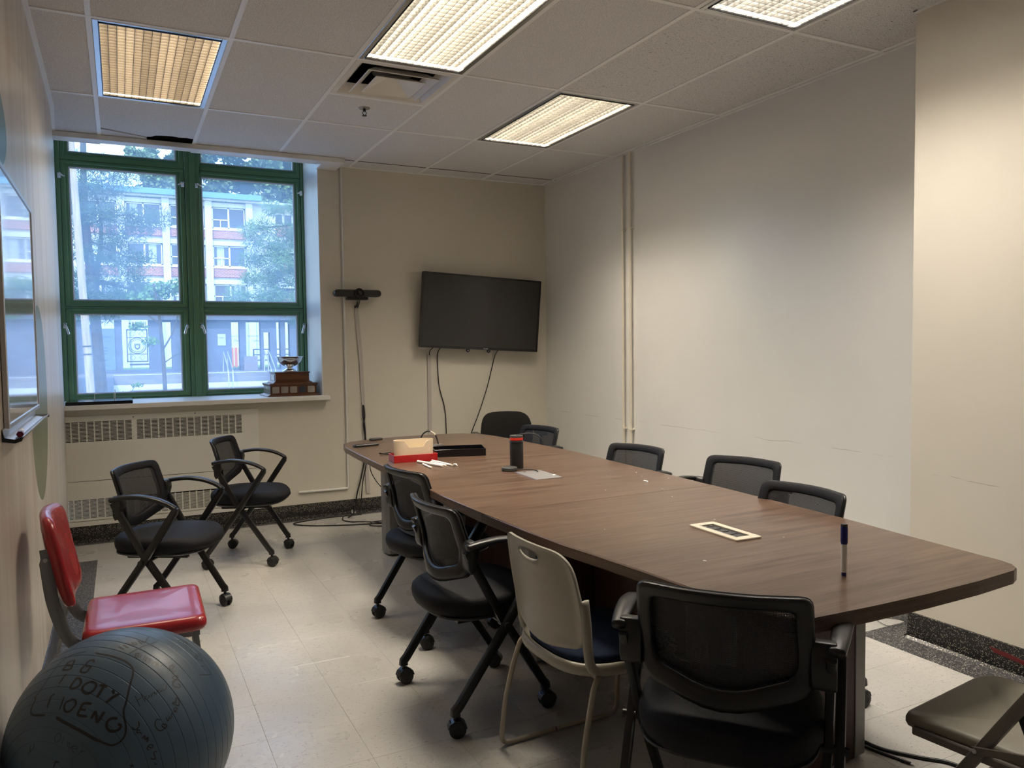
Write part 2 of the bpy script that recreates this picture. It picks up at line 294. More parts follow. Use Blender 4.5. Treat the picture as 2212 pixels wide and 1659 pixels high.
def prism(bm, pts, z0, z1, mi=0, axis='z'):
    def P(p, h): return (p[0], p[1], h) if axis == 'z' else ((h, p[0], p[1]) if axis == 'x' else (p[0], h, p[1]))
    a = [bm.verts.new(P(p, z0)) for p in pts]; b = [bm.verts.new(P(p, z1)) for p in pts]; n = len(pts)
    f1 = bm.faces.new(a); f2 = bm.faces.new(b); f1.material_index = f2.material_index = mi
    for i in range(n):
        f = bm.faces.new((a[i], a[(i+1) % n], b[(i+1) % n], b[i])); f.material_index = mi
    return a+b
def cyl(bm, c, r, z0, z1, n=20, axis='z', r2=None, mi=0):
    r2 = r if r2 is None else r2
    def P(r, a, h):
        x, y = r*math.cos(a), r*math.sin(a)
        return {'z': (c[0]+x, c[1]+y, h), 'x': (h, c[0]+x, c[1]+y), 'y': (c[0]+x, h, c[1]+y)}[axis]
    A = [bm.verts.new(P(r, 2*PI*i/n, z0)) for i in range(n)]; B = [bm.verts.new(P(r2, 2*PI*i/n, z1)) for i in range(n)]
    fs = [bm.faces.new(A), bm.faces.new(B)]+[bm.faces.new((A[i], A[(i+1) % n], B[(i+1) % n], B[i])) for i in range(n)]
    for f in fs: f.material_index = mi
    return A+B
def lathe(bm, prof, c=(0, 0, 0), n=24, mi=0, cap=True):
    rings = []
    for r, z in prof: rings.append([bm.verts.new((c[0]+r*math.cos(2*PI*i/n), c[1]+r*math.sin(2*PI*i/n), c[2]+z)) for i in range(n)])
    for a, b in zip(rings, rings[1:]):
        for i in range(n): bm.faces.new((a[i], a[(i+1) % n], b[(i+1) % n], b[i])).material_index = mi
    if cap:
        for r in (rings[0], rings[-1]): bm.faces.new(r).material_index = mi
    return rings
def catmull(pts, k=6, closed=False):
    pts = [Vector(p) for p in pts]; n = len(pts); out = []
    for i in range(n if closed else n-1):
        p0 = pts[(i-1) % n] if closed or i > 0 else pts[0]; p1 = pts[i]; p2 = pts[(i+1) % n]; p3 = pts[(i+2) % n] if closed or i+2 < n else pts[-1]
        for j in range(k):
            t = j/k; out.append(0.5*((2*p1)+(p2-p0)*t+(2*p0-5*p1+4*p2-p3)*t*t+(3*p1-p0-3*p2+p3)*t**3))
    if not closed: out.append(pts[-1])
    return out
def sweep(bm, pts, r, n=8, ref=None, ra=None, mi=0, cap=True, ex=2.0):
    """sweep a (super)ellipse along pts. ref: fixed lateral axis -> half sizes r (lateral) and ra (other)."""
    pts = [Vector(p) for p in pts]; m = len(pts); rings = []
    up = Vector(ref) if ref else None; prev = None
    for i, p in enumerate(pts):
        t = (pts[min(i+1, m-1)]-pts[max(i-1, 0)]); t = t.normalized() if t.length > 1e-9 else Vector((0, 0, 1))
        if up: a = (up-t*up.dot(t)).normalized()
        else:
            if prev is None: q = Vector((0, 0, 1)) if abs(t.z) < .9 else Vector((1, 0, 0)); a = (q-t*q.dot(t)).normalized()
            else: a = (prev-t*prev.dot(t)).normalized()
            prev = a
        b = t.cross(a); R = r[i] if isinstance(r, (list, tuple)) else r; S = R if ra is None else (ra[i] if isinstance(ra, (list, tuple)) else ra)
        ring = []
        for j in range(n):
            th = 2*PI*(j+.5)/n; cx, sx = math.cos(th), math.sin(th)
            cx = math.copysign(abs(cx)**(2/ex), cx); sx = math.copysign(abs(sx)**(2/ex), sx)
            ring.append(bm.verts.new(p+a*R*cx+b*S*sx))
        rings.append(ring)
    for A, B in zip(rings, rings[1:]):
        for j in range(n): bm.faces.new((A[j], A[(j+1) % n], B[(j+1) % n], B[j])).material_index = mi
    if cap: bm.faces.new(rings[0]).material_index = mi; bm.faces.new(rings[-1]).material_index = mi
    return rings
def wire(name, pts, r, m='cable', parent=None, k=6, n=6, smooth=True):
    bm = bmesh.new(); sweep(bm, catmull(pts, k) if k > 1 else pts, r, n); return new_obj(name, bm, m, parent, smooth='all' if smooth else False)
def rpoly(corners, seg=4):
    """rounded polygon; corners = (x, y, radius); same point count for the same corner count."""
    out = []; n = len(corners)
    for i in range(n):
        p = Vector(corners[i][:2]); a = Vector(corners[i-1][:2]); b = Vector(corners[(i+1) % n][:2]); r = corners[i][2]
        u = (a-p); v = (b-p); d = min(r, u.length*.45, v.length*.45); P0 = p+u.normalized()*d; P2 = p+v.normalized()*d
        for j in range(seg+1):
            t = j/seg; out.append((1-t)**2*P0+2*t*(1-t)*p+t*t*P2)
    return out
def rrect(x0, x1, y0, y1, r, seg=4): return rpoly([(x0, y0, r), (x1, y0, r), (x1, y1, r), (x0, y1, r)], seg)
def loft(bm, rings, cap0=True, cap1=True, mi=0, closed=False):
    R = [[bm.verts.new(p) for p in ring] for ring in rings]; n = len(R[0])
    pairs = list(zip(R, R[1:]))+([(R[-1], R[0])] if closed else [])
    for A, B in pairs:
        for j in range(n): bm.faces.new((A[j], A[(j+1) % n], B[(j+1) % n], B[j])).material_index = mi
    if cap0 and not closed: bm.faces.new(R[0]).material_index = mi
    if cap1 and not closed: bm.faces.new(R[-1]).material_index = mi
def copy_tree(o, parent=None):
    c = o.copy(); COL.objects.link(c); c.parent = parent
    for ch in list(KIDS.get(o.name, [])): copy_tree(ch, c)
    return c
KIDS = {}
def index_kids():
    KIDS.clear()
    for o in bpy.data.objects:
        if o.parent: KIDS.setdefault(o.parent.name, []).append(o)
def text(name, s, size, loc, rot, m, parent=None, depth=0.002, align='CENTER'):
    cu = bpy.data.curves.new(name, 'FONT'); cu.body = s; cu.size = size; cu.extrude = depth; cu.align_x = align; cu.align_y = 'CENTER'
    ob = bpy.data.objects.new(name, cu); COL.objects.link(ob); ob.location = loc; ob.rotation_euler = rot; cu.materials.append(M[m] if isinstance(m, str) else m)
    me = bpy.data.meshes.new_from_object(ob); bpy.data.objects.remove(ob); ob = bpy.data.objects.new(name, me); COL.objects.link(ob); ob.location = loc; ob.rotation_euler = rot
    if parent: ob.parent = parent
    return ob
# ================================================================== ROOM
XL, XR, XP, YB, YN, YW = -0.2514, 3.707, 3.392, 1.221, -6.6, 1.80   # left wall, right wall, pier face, window wall, rear wall, window plane
# floor: slab, then tiles laid on it
fl = struct('floor', mbox(XL-.2, XR+.2, YN-.2, YW+.05, -0.12, -0.004), 'joint')
T_ = 0.3048; xs = [-.31]+[-0.105+T_*i for i in range(13)]; ys = [-2.70-T_*k for k in range(11, 0, -1)]+[-2.70+T_*k for k in range(13)]
xs = [x for x in xs if x < XR-.05]+[XR]; ys = [y for y in ys if y < 1.10]+[1.147]
tcache = {}
def tile(x0, x1, y0, y1, name='tile', m='floor', parent=fl, z0=-0.004, z1=0.0):
    if x1-x0 < .02 or y1-y0 < .02: return
    key = (round(x1-x0, 3), round(y1-y0, 3), m)
    if key not in tcache:
        bm = bmesh.new(); a, c = (x1-x0)/2-.0003, (y1-y0)/2-.0003
        loft(bm, [[(sx*a, sy*c, z0) for sx, sy in ((-1, -1), (1, -1), (1, 1), (-1, 1))], [(sx*a, sy*c, z1-.0004) for sx, sy in ((-1, -1), (1, -1), (1, 1), (-1, 1))], [(sx*(a-.0006), sy*(c-.0006), z1) for sx, sy in ((-1, -1), (1, -1), (1, 1), (-1, 1))]], cap0=False)
        me = bpy.data.meshes.new(name); bmesh.ops.recalc_face_normals(bm, faces=bm.faces); bm.to_mesh(me); bm.free(); me.materials.append(M[m]); tcache[key] = me
    o = bpy.data.objects.new(name, tcache[key]); COL.objects.link(o); o.parent = parent; o.location = ((x0+x1)/2, (y0+y1)/2, 0); return o
for i in range(len(xs)-1):
    for j in range(len(ys)-1):
        x0, x1, y0, y1 = xs[i], xs[i+1], ys[j], ys[j+1]
        if y1 < -4.5:
            continue
        if i == 0:
            tile(x0, x1, y0, y1, 'border_tile' if y1 < 0.70 else 'tile', 'border' if y1 < 0.70 else 'floor'); continue
        if y1 <= -2.83: tile(x0, min(x1, 3.218), y0, y1)
        elif y0 < -2.83: tile(x0, min(x1, 3.218), y0, y1)
        elif x0 >= 3.3: tile(x0, min(x1, 3.56), y0, y1)
        else: tile(x0, x1, y0, y1)
bm = bmesh.new(); box(bm, XL, XR, YN, -4.51, -0.004, -0.0002); o = new_obj('rear_tiles', bm, 'floor', fl); o['kind'] = 'stuff'
for k in range(7): tile(3.218, 3.392, -2.84-T_*(k+1), -2.84-T_*k, 'border_tile', 'border')
tile(3.218, 3.56, -2.84, -2.70, 'border_tile', 'border'); tile(3.56, 3.707, -2.84, -2.70, 'border_tile', 'border')
for k in range(13): tile(3.56, 3.707, -2.70+T_*k, min(-2.70+T_*(k+1), 1.147), 'border_tile', 'border')
for k in range(13): tile(XL+T_*k, min(XL+T_*(k+1), XR), 1.147, 1.221, 'border_tile', 'border')

# walls
WL = [(XL, YN), (XL, -1.9), (-.247, -1.28), (-.254, .3), (-.297, YB)]; XB = -.302
bm = bmesh.new(); prism(bm, WL+[(XL-.25, YB), (XL-.25, YN)], 0, 3.6); struct('wall_left', bm, 'wall_left')
wb = bmesh.new()
box(wb, 1.578, XR+.3, YB, YB+.02, 0, 3.6); [box(wb, *a) for a in ((XL-.25, 1.578, YB, YB+.02, 0, 0.172), (XL-.25, 1.578, YB, YB+.02, 0.908, 0.985), (.942, 1.578, YB, YB+.02, .172, .908))]; box(wb, XL-.25, 1.578, YB+.30, YB+.9, 0, 0.96)
box(wb, 1.578, XR+.3, YB+.02, YB+.9, 0, 3.6)
struct('wall_back', wb, 'wall_back')
struct('wall_right', mbox(XR, XR+.3, -2.84, YB, 0, 3.6), 'wall_right')
struct('wall_pier', mbox(XP, XR+.3, YN, -2.84, 0, 3.6), 'wall_pier')
struct('wall_near', mbox(XL-.25, XR+.3, YN-.2, YN, 0, 3.6), 'wall_right')
struct('wall_outer', mbox(XL-.45, XR+.5, YN-.3, YW+.30, 3.6, 3.8), 'plaster')
# window recess
rv = bmesh.new(); box(rv, 1.570, 1.578, YB+.001, YW+.10, 0.99, 3.25); struct('trim_1', rv, 'reveal')
struct('trim_2', mbox(-.45, -.325, YB, YW+.10, 0.6, 3.25), 'reveal')
struct('trim_3', mbox(-.45, 1.60, YB+.001, YW+.3, 3.25, 3.6), 'reveal')
# inner cornice slab in front of the window head
vb = bmesh.new(); prism(vb, [(XB, .925), (1.725, .925), (1.725, 1.221), (1.56, 1.221), (1.56, 1.03), (XB, 1.03)], 2.877, 2.913)
struct('trim_4', vb, 'white_trim', bevel=.002)
struct('sky_block_board', mbox(XL-.1, XR, .972, .985, 2.9135, 3.30), 'plenum')  # added board, blocks sky light leaking through the broken ceiling tile
# sill
s_ = bmesh.new(); prism(s_, [(XB, 1.135), (1.615, 1.135), (1.615, 1.2205), (1.569, 1.2205), (1.569, YW-.01), (-.325, YW-.01), (-.325, 1.222), (XB, 1.222)], 0.985, 1.020)
struct('trim_5', s_, 'white_trim', bevel=.004, segs=2)

# cove base: face plate with a rounded foot
def cove(name, p0, p1, nrm):
    p0, p1, n = Vector(p0), Vector(p1), Vector(nrm); prof = [(0.0, 0.125), (0.006, 0.122), (0.009, 0.03), (0.014, 0.012), (0.028, 0.0005), (0.0, 0.0005)]
    bm = bmesh.new(); loft(bm, [[Vector((p.x, p.y, 0))+n*d+Vector((0, 0, z)) for d, z in prof] for p in (p0, p1)]); return struct(name, bm, 'base')
cove('baseboard_back', (XB, YB, 0), (XR, YB, 0), (0, -1, 0)); bm = bmesh.new(); loft(bm, [[Vector((x+d, y, z)) for d, z in [(0.0, 0.125), (0.006, 0.122), (0.009, 0.03), (0.014, 0.012), (0.028, 0.0005), (0.0, 0.0005)]] for x, y in WL]); struct('baseboard_left', bm, 'base')
cove('baseboard_right', (XR, -2.84, 0), (XR, YB, 0), (-1, 0, 0)); bp_ = cove('baseboard_pier', (XP, YN, 0), (XP, -2.84, 0), (-1, 0, 0))
bm = bmesh.new(); prism(bm, [(-3.42, .07), (-3.31, .085), (-3.23, .09), (-3.25, .07), (-3.35, .062), (-3.40, .055)], 3.3815, 3.3845, axis='x'); new_obj('red_smudge', bm, mat('dull red paint', (.14, .012, .012), .6), bp_)
# picture of the pier's return
cove('baseboard_return', (XP, -2.84, 0), (XR, -2.84, 0), (0, 1, 0))

# ------------------------------------------------------------------ ceiling
TC = .6096
ce = struct('ceiling', mbox(XL-.2, XR+.2, YN-.1, YB+.02, H+.28, H+.30), 'plenum')
def hung(x0, x1, y0, y1, m='ctile', poly=None, name='ceiling_tile'):
    bm = bmesh.new(); pts = poly or [(x0, y0), (x1, y0), (x1, y1), (x0, y1)]; prism(bm, pts, H+.001, H+.016); return new_obj(name, bm, m, ce)
cx = [-.31]+[TC*i for i in range(7)]+[XR]; cy = [YN, -6.096, -4.8768, -3.6576, -2.4384, -1.2192, 0, YB]
FIX = {(1, 5): 'dim', (5, 5): 'warm', (3, 4): 'warm2', (5, 3): 'white'}
for i in range(len(cx)-1):
    for j in range(len(cy)-1):
        if (i, j) in FIX: continue
        if i == 3 and j == 5:   # diffuser half + plain half
            hung(cx[i], cx[i+1], -.6096, 0); continue
        if i == 1 and j == 6:
            hung(0, 0, 0, 0, poly=[(0, 0), (.61, 0), (.61, .792), (.585, .800), (.545, .784), (.50, .796), (.46, .780), (.42, .784), (.385, .792), (.35, .806), (.325, .850), (.30, .862), (.262, .846), (.20, .820), (.13, .786), (.06, .752), (0, .734)])
            hung(0, 0, 0, 0, poly=[(0.012, .775), (.06, .784), (.13, .822), (.20, .850), (.26, .872), (.295, .895), (.30, .935), (0.012, .935)], name='broken_tile_piece'); continue
        m = 'ctile2' if (i in (5, 6) and j in (4, 3)) or (i == 6 and j in (2, 3)) or (i == 7) else 'ctile'
        hung(cx[i], cx[i+1], cy[j], cy[j+1], m)
def bar(x0, x1, y0, y1, z0=H-.003, z1=H+.001): new_obj('grid_bar', mbox(x0, x1, y0, y1, z0, z1), 'tbar', ce)
for i in range(0, 7):
    for j in range(len(cy)-1):
        bar(TC*i-.012, TC*i+.012, cy[j]+.012, cy[j+1]-.012 if j < 6 else (.925 if i < 3 else YB))
for j in range(1, 7): bar(XB, XR, cy[j]-.012, cy[j]+.012, H-.0036)
bar(TC*2+.012, TC*3-.012, -.6096-.012, -.6096+.012)
bm = bmesh.new(); prism(bm, WL[:-1]+[(-.288, .93), (-.266, .93)]+[(x+.022, y) for x, y in reversed(WL[:-1])], H-.005, H+.001); new_obj('grid_bar', bm, 'tbar', ce); bar(XR-.022, XR, -2.84, YB, H-.005); bar(XP-.022, XP, YN, -2.84, H-.005); bar(1.725, XR, YB-.022, YB, H-.005); bar(XP-.022, XR, -2.862, -2.84, H-.006)

# ------------------------------------------------------------------ louvred troffers
def troffer(i, j, kind):
    x0, x1, y0, y1 = TC*(i-1)+.013, TC*i-.013, cy[j]+.013, cy[j+1]-.013
    cxm, cym = (x0+x1)/2, (y0+y1)/2
    pos = {(1, 5): 'nearest the window, its louvre deeply yellowed and dim', (5, 5): 'glowing warm white, beside the tall wall pipes', (3, 4): 'glowing warm white, right behind the air diffuser', (5, 3): 'glowing cool white, cut by the top edge, nearest the wall pier'}[(i, j)]
    t = thing('ceiling_light', 'square-celled louvre ceiling light '+pos, 'ceiling light', (cxm, cym, H), 0, 'recessed louvred ceiling lights')
    hx, hy = (x1-x0)/2, (y1-y0)/2
    bm = bmesh.new()    # housing: open box above the ceiling
    box(bm, -hx, hx, -hy, hy, .105, .110)
    for a in ((-hx, -hx+.004, -hy, hy), (hx-.004, hx, -hy, hy), (-hx, hx, -hy, -hy+.004), (-hx, hx, hy-.004, hy)): box(bm, *a, 0.0, .105)
    new_obj('housing', bm, 'fixture_white', t)
    bm = bmesh.new(); W = .026
    box(bm, -hx, -hx+W, -hy, hy, -.006, .010); box(bm, hx-W, hx, -hy, hy, -.006, .010); box(bm, -hx+W, hx-W, hy-W, hy, -.006, .010, 0); box(bm, -hx+W, hx-W, -hy, -hy+W, -.006, .010, 0)
    new_obj('trim_frame', bm, 'trim_metal', t, bevel=.002)
    bm = bmesh.new(); box(bm, -hx+W, hx-W, hy-W-.006, hy-W, -.009, -.002); box(bm, -hx+W, hx-W, -hy+W, -hy+W+.006, -.009, -.002); box(bm, -hx+W, -hx+W+.004, -hy+W, hy-W, -.009, -.002); box(bm, hx-W-.004, hx-W, -hy+W, hy-W, -.009, -.002)
    new_obj('hinge_rail', bm, 'black_metal', t)
    bm = bmesh.new(); nx, ny = 14, 28; ax, ay = hx-W-.0005, hy-W-.0005; hb = .028; th = .0011
    for k in range(1, nx): x = -ax+2*ax*k/nx; box(bm, x-th, x+th, -ay, ay, .002, .002+hb)
    for k in range(1, ny): y = -ay+2*ay*k/ny; box(bm, -ax, ax, y-th, y+th, .003, .001+hb)
    lo = new_obj('louvre', bm, 'louvre_y' if kind == 'dim' else 'louvre', t); lo['kind'] = 'stuff'
    bm = bmesh.new(); f = bm.faces.new([bm.verts.new(p) for p in ((-ax, -ay, .072), (-ax, ay, .072), (ax, ay, .072), (ax, -ay, .072))])
    me = bpy.data.meshes.new('lamp_panel'); bm.normal_update(); bm.to_mesh(me); bm.free(); lp = bpy.data.objects.new('lamp_panel', me); COL.objects.link(lp); lp.parent = t
    me.materials.append(M[{'dim': 'lamp_dim', 'warm': 'lamp_warm', 'warm2': 'lamp_warm', 'white': 'lamp_white'}[kind]])
for (i, j), k in FIX.items(): troffer(i, j, k)

# square air diffuser
t = thing('air_diffuser', 'square white stepped metal air diffuser set in the ceiling grid', 'air vent', (TC*2.5, -.9144, H))
bm = bmesh.new(); a = .292
def frame_ring(bm, a0, z0, a1, z1): loft(bm, [[(s*a0, q*a0, z0) for s, q in ((-1, -1), (1, -1), (1, 1), (-1, 1))], [(s*a1, q*a1, z1) for s, q in ((-1, -1), (1, -1), (1, 1), (-1, 1))]], cap0=False, cap1=False)
loft(bm, [[(s*r, q*r, z) for s, q in ((-1, -1), (1, -1), (1, 1), (-1, 1))] for r, z in ((.292, -.004), (.262, -.004), (.215, .045), (.213, .047), (.258, .000), (.292, .000))], closed=True)
new_obj('outer_frame', bm, 'white_trim', t)
for nm, r0, r1, zz in (('middle_cone', .205, .150, -.012), ('inner_cone', .145, .0, -.020)):
    bm = bmesh.new()
    if r1: loft(bm, [[(s*r, q*r, z) for s, q in ((-1, -1), (1, -1), (1, 1), (-1, 1))] for r, z in ((r0, zz), (r1, zz+.040), (r1-.003, zz+.040), (r0-.004, zz-.003))], closed=True)
    else: loft(bm, [[(s*r, q*r, z) for s, q in ((-1, -1), (1, -1), (1, 1), (-1, 1))] for r, z in ((r0, zz), (.004, zz+.075), (.004, zz+.069), (r0-.004, zz-.003))], cap0=False, cap1=False, closed=True)
    new_obj(nm, bm, 'white_trim', t)
bm = bmesh.new(); cyl(bm, (0, 0), .12, .06, .20, 24); new_obj('duct_collar', bm, 'black_plastic', t)
bm = bmesh.new(); box(bm, -.29, .29, -.29, .29, .20, .205); new_obj('back_plate', bm, 'plenum', t)
bm = bmesh.new(); cyl(bm, (0, 0), .012, .036, .050, 12); new_obj('centre_screw', bm, 'steel', t)
# sprinkler
t = thing('fire_sprinkler', 'small chrome fire sprinkler head hanging from a ceiling tile', 'sprinkler', (1.50, -.41, H))
bm = bmesh.new(); lathe(bm, [(.001, .0005), (.036, .0005), (.036, -.003), (.028, -.006), (.012, -.007), (.001, -.007)], n=24); new_obj('escutcheon', bm, 'steel', t, smooth=True)
bm = bmesh.new(); cyl(bm, (0, 0), .008, -.022, -.006, 10); sweep(bm, [(-.006, 0, -.020), (-.013, 0, -.032), (-.004, 0, -.046)], .0022, 6); sweep(bm, [(.006, 0, -.020), (.013, 0, -.032), (.004, 0, -.046)], .0022, 6); new_obj('yoke', bm, 'black_metal', t)
bm = bmesh.new(); cyl(bm, (0, 0), .015, -.049, -.046, 14); new_obj('deflector', bm, 'black_metal', t)

# ------------------------------------------------------------------ window
wn = thing('window_1', None, None); wn['kind'] = 'structure'
def pane_frame(name, x0, x1, z0, z1, gx0, gx1, gz0, gz1, y=YW):
    bm = bmesh.new(); A = [(x0, z0), (x1, z0), (x1, z1), (x0, z1)]; G = [(gx0, gz0), (gx1, gz0), (gx1, gz1), (gx0, gz1)]
    def q(P, yy, g=0): return [(p[0]+g*sx, yy, p[1]+g*sz) for p, (sx, sz) in zip(P, ((1, 1), (-1, 1), (-1, -1), (1, -1)))]
    loft(bm, [q(A, y+.05), q(A, y-.022), q(A, y-.026, .004), q(G, y-.026, -.030), q(G, y-.012, -.024), q(G, y-.012, -.010), q(G, y, 0), q(G, y+.05, 0)], closed=True)
    f = new_obj(name, bm, 'green', wn)
    bm = bmesh.new(); P = q(G, y-.006, -.001); P2 = q(G, y-.006, .006); loft(bm, [q(G, y-.008, -.003), q(G, y+.001, .006), q(G, y+.006, .006), q(G, y+.006, -.003)], closed=True); new_obj('putty_line', bm, 'putty', f)
    bm = bmesh.new(); bm.faces.new([bm.verts.new(p) for p in ((gx0-.004, y+.004, gz0-.004), (gx1+.004, y+.004, gz0-.004), (gx1+.004, y+.004, gz1+.004), (gx0-.004, y+.004, gz1+.004))]); new_obj('glass_pane', bm, 'glass', f)
# fixed outer frame
bm = bmesh.new(); box(bm, -.325, -.296, YW-.045, YW+.08, 1.000, 3.25); box(bm, 1.548, 1.569, YW-.045, YW+.08, 1.0, 3.25); box(bm, -.296, .604, YW-.045, YW+.08, 1.000, 1.022); box(bm, .716, 1.548, YW-.045, YW+.08, 1.000, 1.022)
box(bm, .604, .716, YW-.040, YW+.08, 1.0, 3.25); box(bm, .635, .685, YW-.052, YW-.040, 1.02, 3.25)
box(bm, -.296, .604, YW+.04, YW+.08, 1.02, 3.25); 
bm.free(); bm = bmesh.new()
for a in ((-.325, -.296, 1.0, 3.25), (1.548, 1.569, 1.0, 3.25), (.604, .716, 1.0, 3.25)): box(bm, a[0], a[1], YW-.040, YW+.08, a[2], a[3])
box(bm, -.296, .604, YW-.045, YW+.08, 1.000, 1.024); box(bm, .716, 1.548, YW-.045, YW+.08, 1.000, 1.024); box(bm, .638, .682, YW-.054, YW-.040, 1.0, 3.25)
box(bm, -.296, .604, YW-.030, YW+.08, 1.752, 1.760); box(bm, .716, 1.548, YW-.030, YW+.08, 1.752, 1.760)
new_obj('outer_frame', bm, 'green', wn, bevel=.003)
for (x0, x1, gx0, gx1) in ((-.293, .601, -.232, .537), (.719, 1.545, .735, 1.490)):
    gx1_ = gx1; gx0_ = gx0 if gx0 < 0 else .735
    pane_frame('upper_transom', x0, x1, 2.905, 3.24, gx0_, gx1_, 2.972, 3.20)
    pane_frame('upper_sash', x0, x1, 1.763, 2.902, gx0_, gx1_, 1.817, 2.851)
    pane_frame('lower_sash', x0, x1, 1.027, 1.749, gx0_, gx1_, 1.072, 1.702)
def latch(x, z, s, long):
    t = new_obj('latch', mbox(x-.013, x+.013, YW-.050, YW-.026, z-.022, z+.022), 'chrome', wn, bevel=.003)
    bm = bmesh.new()
    if long: sweep(bm, catmull([(x, YW-.052, z+.010), (x+.006*s, YW-.075, z-.005), (x+.018*s, YW-.080, z-.045), (x+.024*s, YW-.078, z-.070)], 5), [.010]*15+[.007], 8)
    else: sweep(bm, catmull([(x, YW-.05, z+.02), (x+.010*s, YW-.075, z+.008), (x+.034*s, YW-.07, z-.012)], 5), .007, 8)
    new_obj('latch_handle', bm, 'chrome', t, smooth='all')
for x, s in ((-.298, 1), (.585, -1), (.690, 1), (1.546, -1)): latch(x, 2.775, s, False)
for x, s in ((-.298, 1), (.588, -1), (.695, 1), (1.546, -1)): latch(x, 1.612, s, True)

# ------------------------------------------------------------------ things on the sill
t = thing('black_slab', 'flat black slab lying on the window sill with two thin metal pins', 'panel', (0, 0, 1.020))
new_obj('slab_body', mbox(-.285, .150, 1.150, 1.52, 0, .024), 'black_gloss', t, bevel=.002)
bm = bmesh.new(); cyl(bm, (-.100, 1.20), .0022, .024, .075, 8); cyl(bm, (-.100, 1.20), .0045, .071, .075, 8); new_obj('pin', bm, 'chrome', t)
bm = bmesh.new(); new_obj('pin', (lambda b_: (cyl(b_, (.028, 1.25), .0022, .024, .078, 8), b_)[1])(bmesh.new()), 'chrome', t); cyl(bm, (.034, 1.38), .0022, .024, .095, 8); cyl(bm, (.034, 1.38), .0045, .091, .095, 8); new_obj('pin', bm, 'chrome', t)

t = thing('trophy', 'silver bowl trophy on a stepped wooden plinth at the right end of the sill', 'trophy', (1.345, 1.43, 1.020), math.radians(1.5))
def tier(name, w, d, z0, z1, z2, lip, par=t):
    bm = bmesh.new()
    loft(bm, [[(x, y, z) for x, y in rrect(-w/2-e, w/2+e, -d/2-e, d/2+e, .004, 2)] for e, z in ((lip, z0), (lip, z0+.006), (lip*.4, z0+.014), (0, z0+.02), (0, z1), (0.006, z1+.004), (.010, z2-.006), (.006, z2))])
    return new_obj(name, bm, 'trophy_wood', par)
lo_ = tier('lower_plinth', .375, .30, 0, .085, .105, .030); up_ = tier('upper_plinth', .275, .22, .105, .185, .197, .022)
for k in range(5):
    bm = bmesh.new(); prism(bm, [(x, z) for x, z in rrect(-.175+k*.072, -.118+k*.072, .026, .079, .008, 3)], -.1525, -.1495, axis='y'); new_obj('name_plate', bm, 'plate_blue' if k == 3 else 'plate', lo_)
for k in range(4):
    for q in range(2):
        bm = bmesh.new(); prism(bm, [(y, z) for y, z in rrect(-.135+k*.068, -.080+k*.068, .024+q*.030, .048+q*.030, .004, 2)], -.1900, -.1870, axis='x'); new_obj('name_plate', bm, 'plate', lo_)
bm = bmesh.new(); prism(bm, [(y, z) for y, z in rrect(-.07, .07, .128, .176, .004, 2)], -.1400, -.1370, axis='x'); new_obj('name_plate', bm, 'plate', up_)
bm = bmesh.new(); lathe(bm, [(.058, .197), (.060, .203), (.050, .212), (.030, .222), (.022, .230), (.030, .240), (.062, .252), (.090, .275), (.104, .303), (.110, .320), (.118, .322), (.117, .324), (.107, .323), (.099, .302), (.085, .276), (.055, .256), (.001, .250)], n=48); new_obj('bowl', bm, 'chrome', t, smooth='all')

# ------------------------------------------------------------------ convector cover under the sill
t = thing('radiator_cover', 'cream metal radiator cover with slotted grilles below the window sill', 'radiator', (0, YB, 0))
def grille_panel(name, x0, x1, z0, z1, slots, y0=-.012):
    """sheet with real slots: thin bars between dark openings"""
    bm = bmesh.new(); box(bm, x0, x1, -.0135, -.0115, z0, z1)
    return new_obj(name, bm, 'wall_back', t)
# sheet built around the grille openings
ops = [(-.310, .140, .752, .890, 9), (.168, .926, .750, .892, 15), (-.310, .140, .186, .318, 9), (.168, .926, .186, .312, 15)]
bm = bmesh.new()
def sheet(x0, x1, z0, z1): box(bm, x0, x1, -.012, -.0006, z0, z1)
sheet(XB, 1.050, .893, .935); sheet(XB, 1.050, .459, .748); sheet(.930, 1.050, .748, .893); sheet(.143, .165, .748, .893)
new_obj('upper_panel', bm, 'radiator', t, bevel=.001)
bm = bmesh.new(); sheet(XB, 1.050, .321, .455); sheet(XB, 1.050, .166, .183); sheet(.930, 1.050, .183, .321); sheet(.143, .165, .183, .321)
new_obj('lower_panel', bm, 'radiator', t, bevel=.001)
new_obj('bottom_rail', mbox(XB, 1.06, -.010, -.0006, .127, .162), 'radiator', t)
new_obj('slot_shade_backing', mbox(XL-.05, .99, .14, .15, .10, .96), 'plenum', t)  # near-black sheet behind the grilles stands in for shade in the slots
for (x0, x1, z0, z1, n) in ops:
    bm = bmesh.new(); wv_ = (x1-x0)/n
    for k in range(n+1): box(bm, x0+wv_*k-.004, x0+wv_*k+.004, -.0115, -.0010, z0-.003, z1+.003)
    R_ = 14
    for k in range(R_): zc = z0+(z1-z0)*(k+.5)/R_; box(bm, x0, x1, -.0110, -.0015, zc-.0019, zc+.0019)
    g = new_obj('grille', bm, 'radiator', t); g['kind'] = 'stuff'
for x, z in ((.150, .915), (.58, .922), (-.24, .90), (1.03, .915)):
    bm = bmesh.new(); cyl(bm, (x, z), .0045, -.0135, -.0115, 10, axis='y'); new_obj('screw', bm, 'black_metal' if z > .912 and x < 1 else 'white_trim', t)

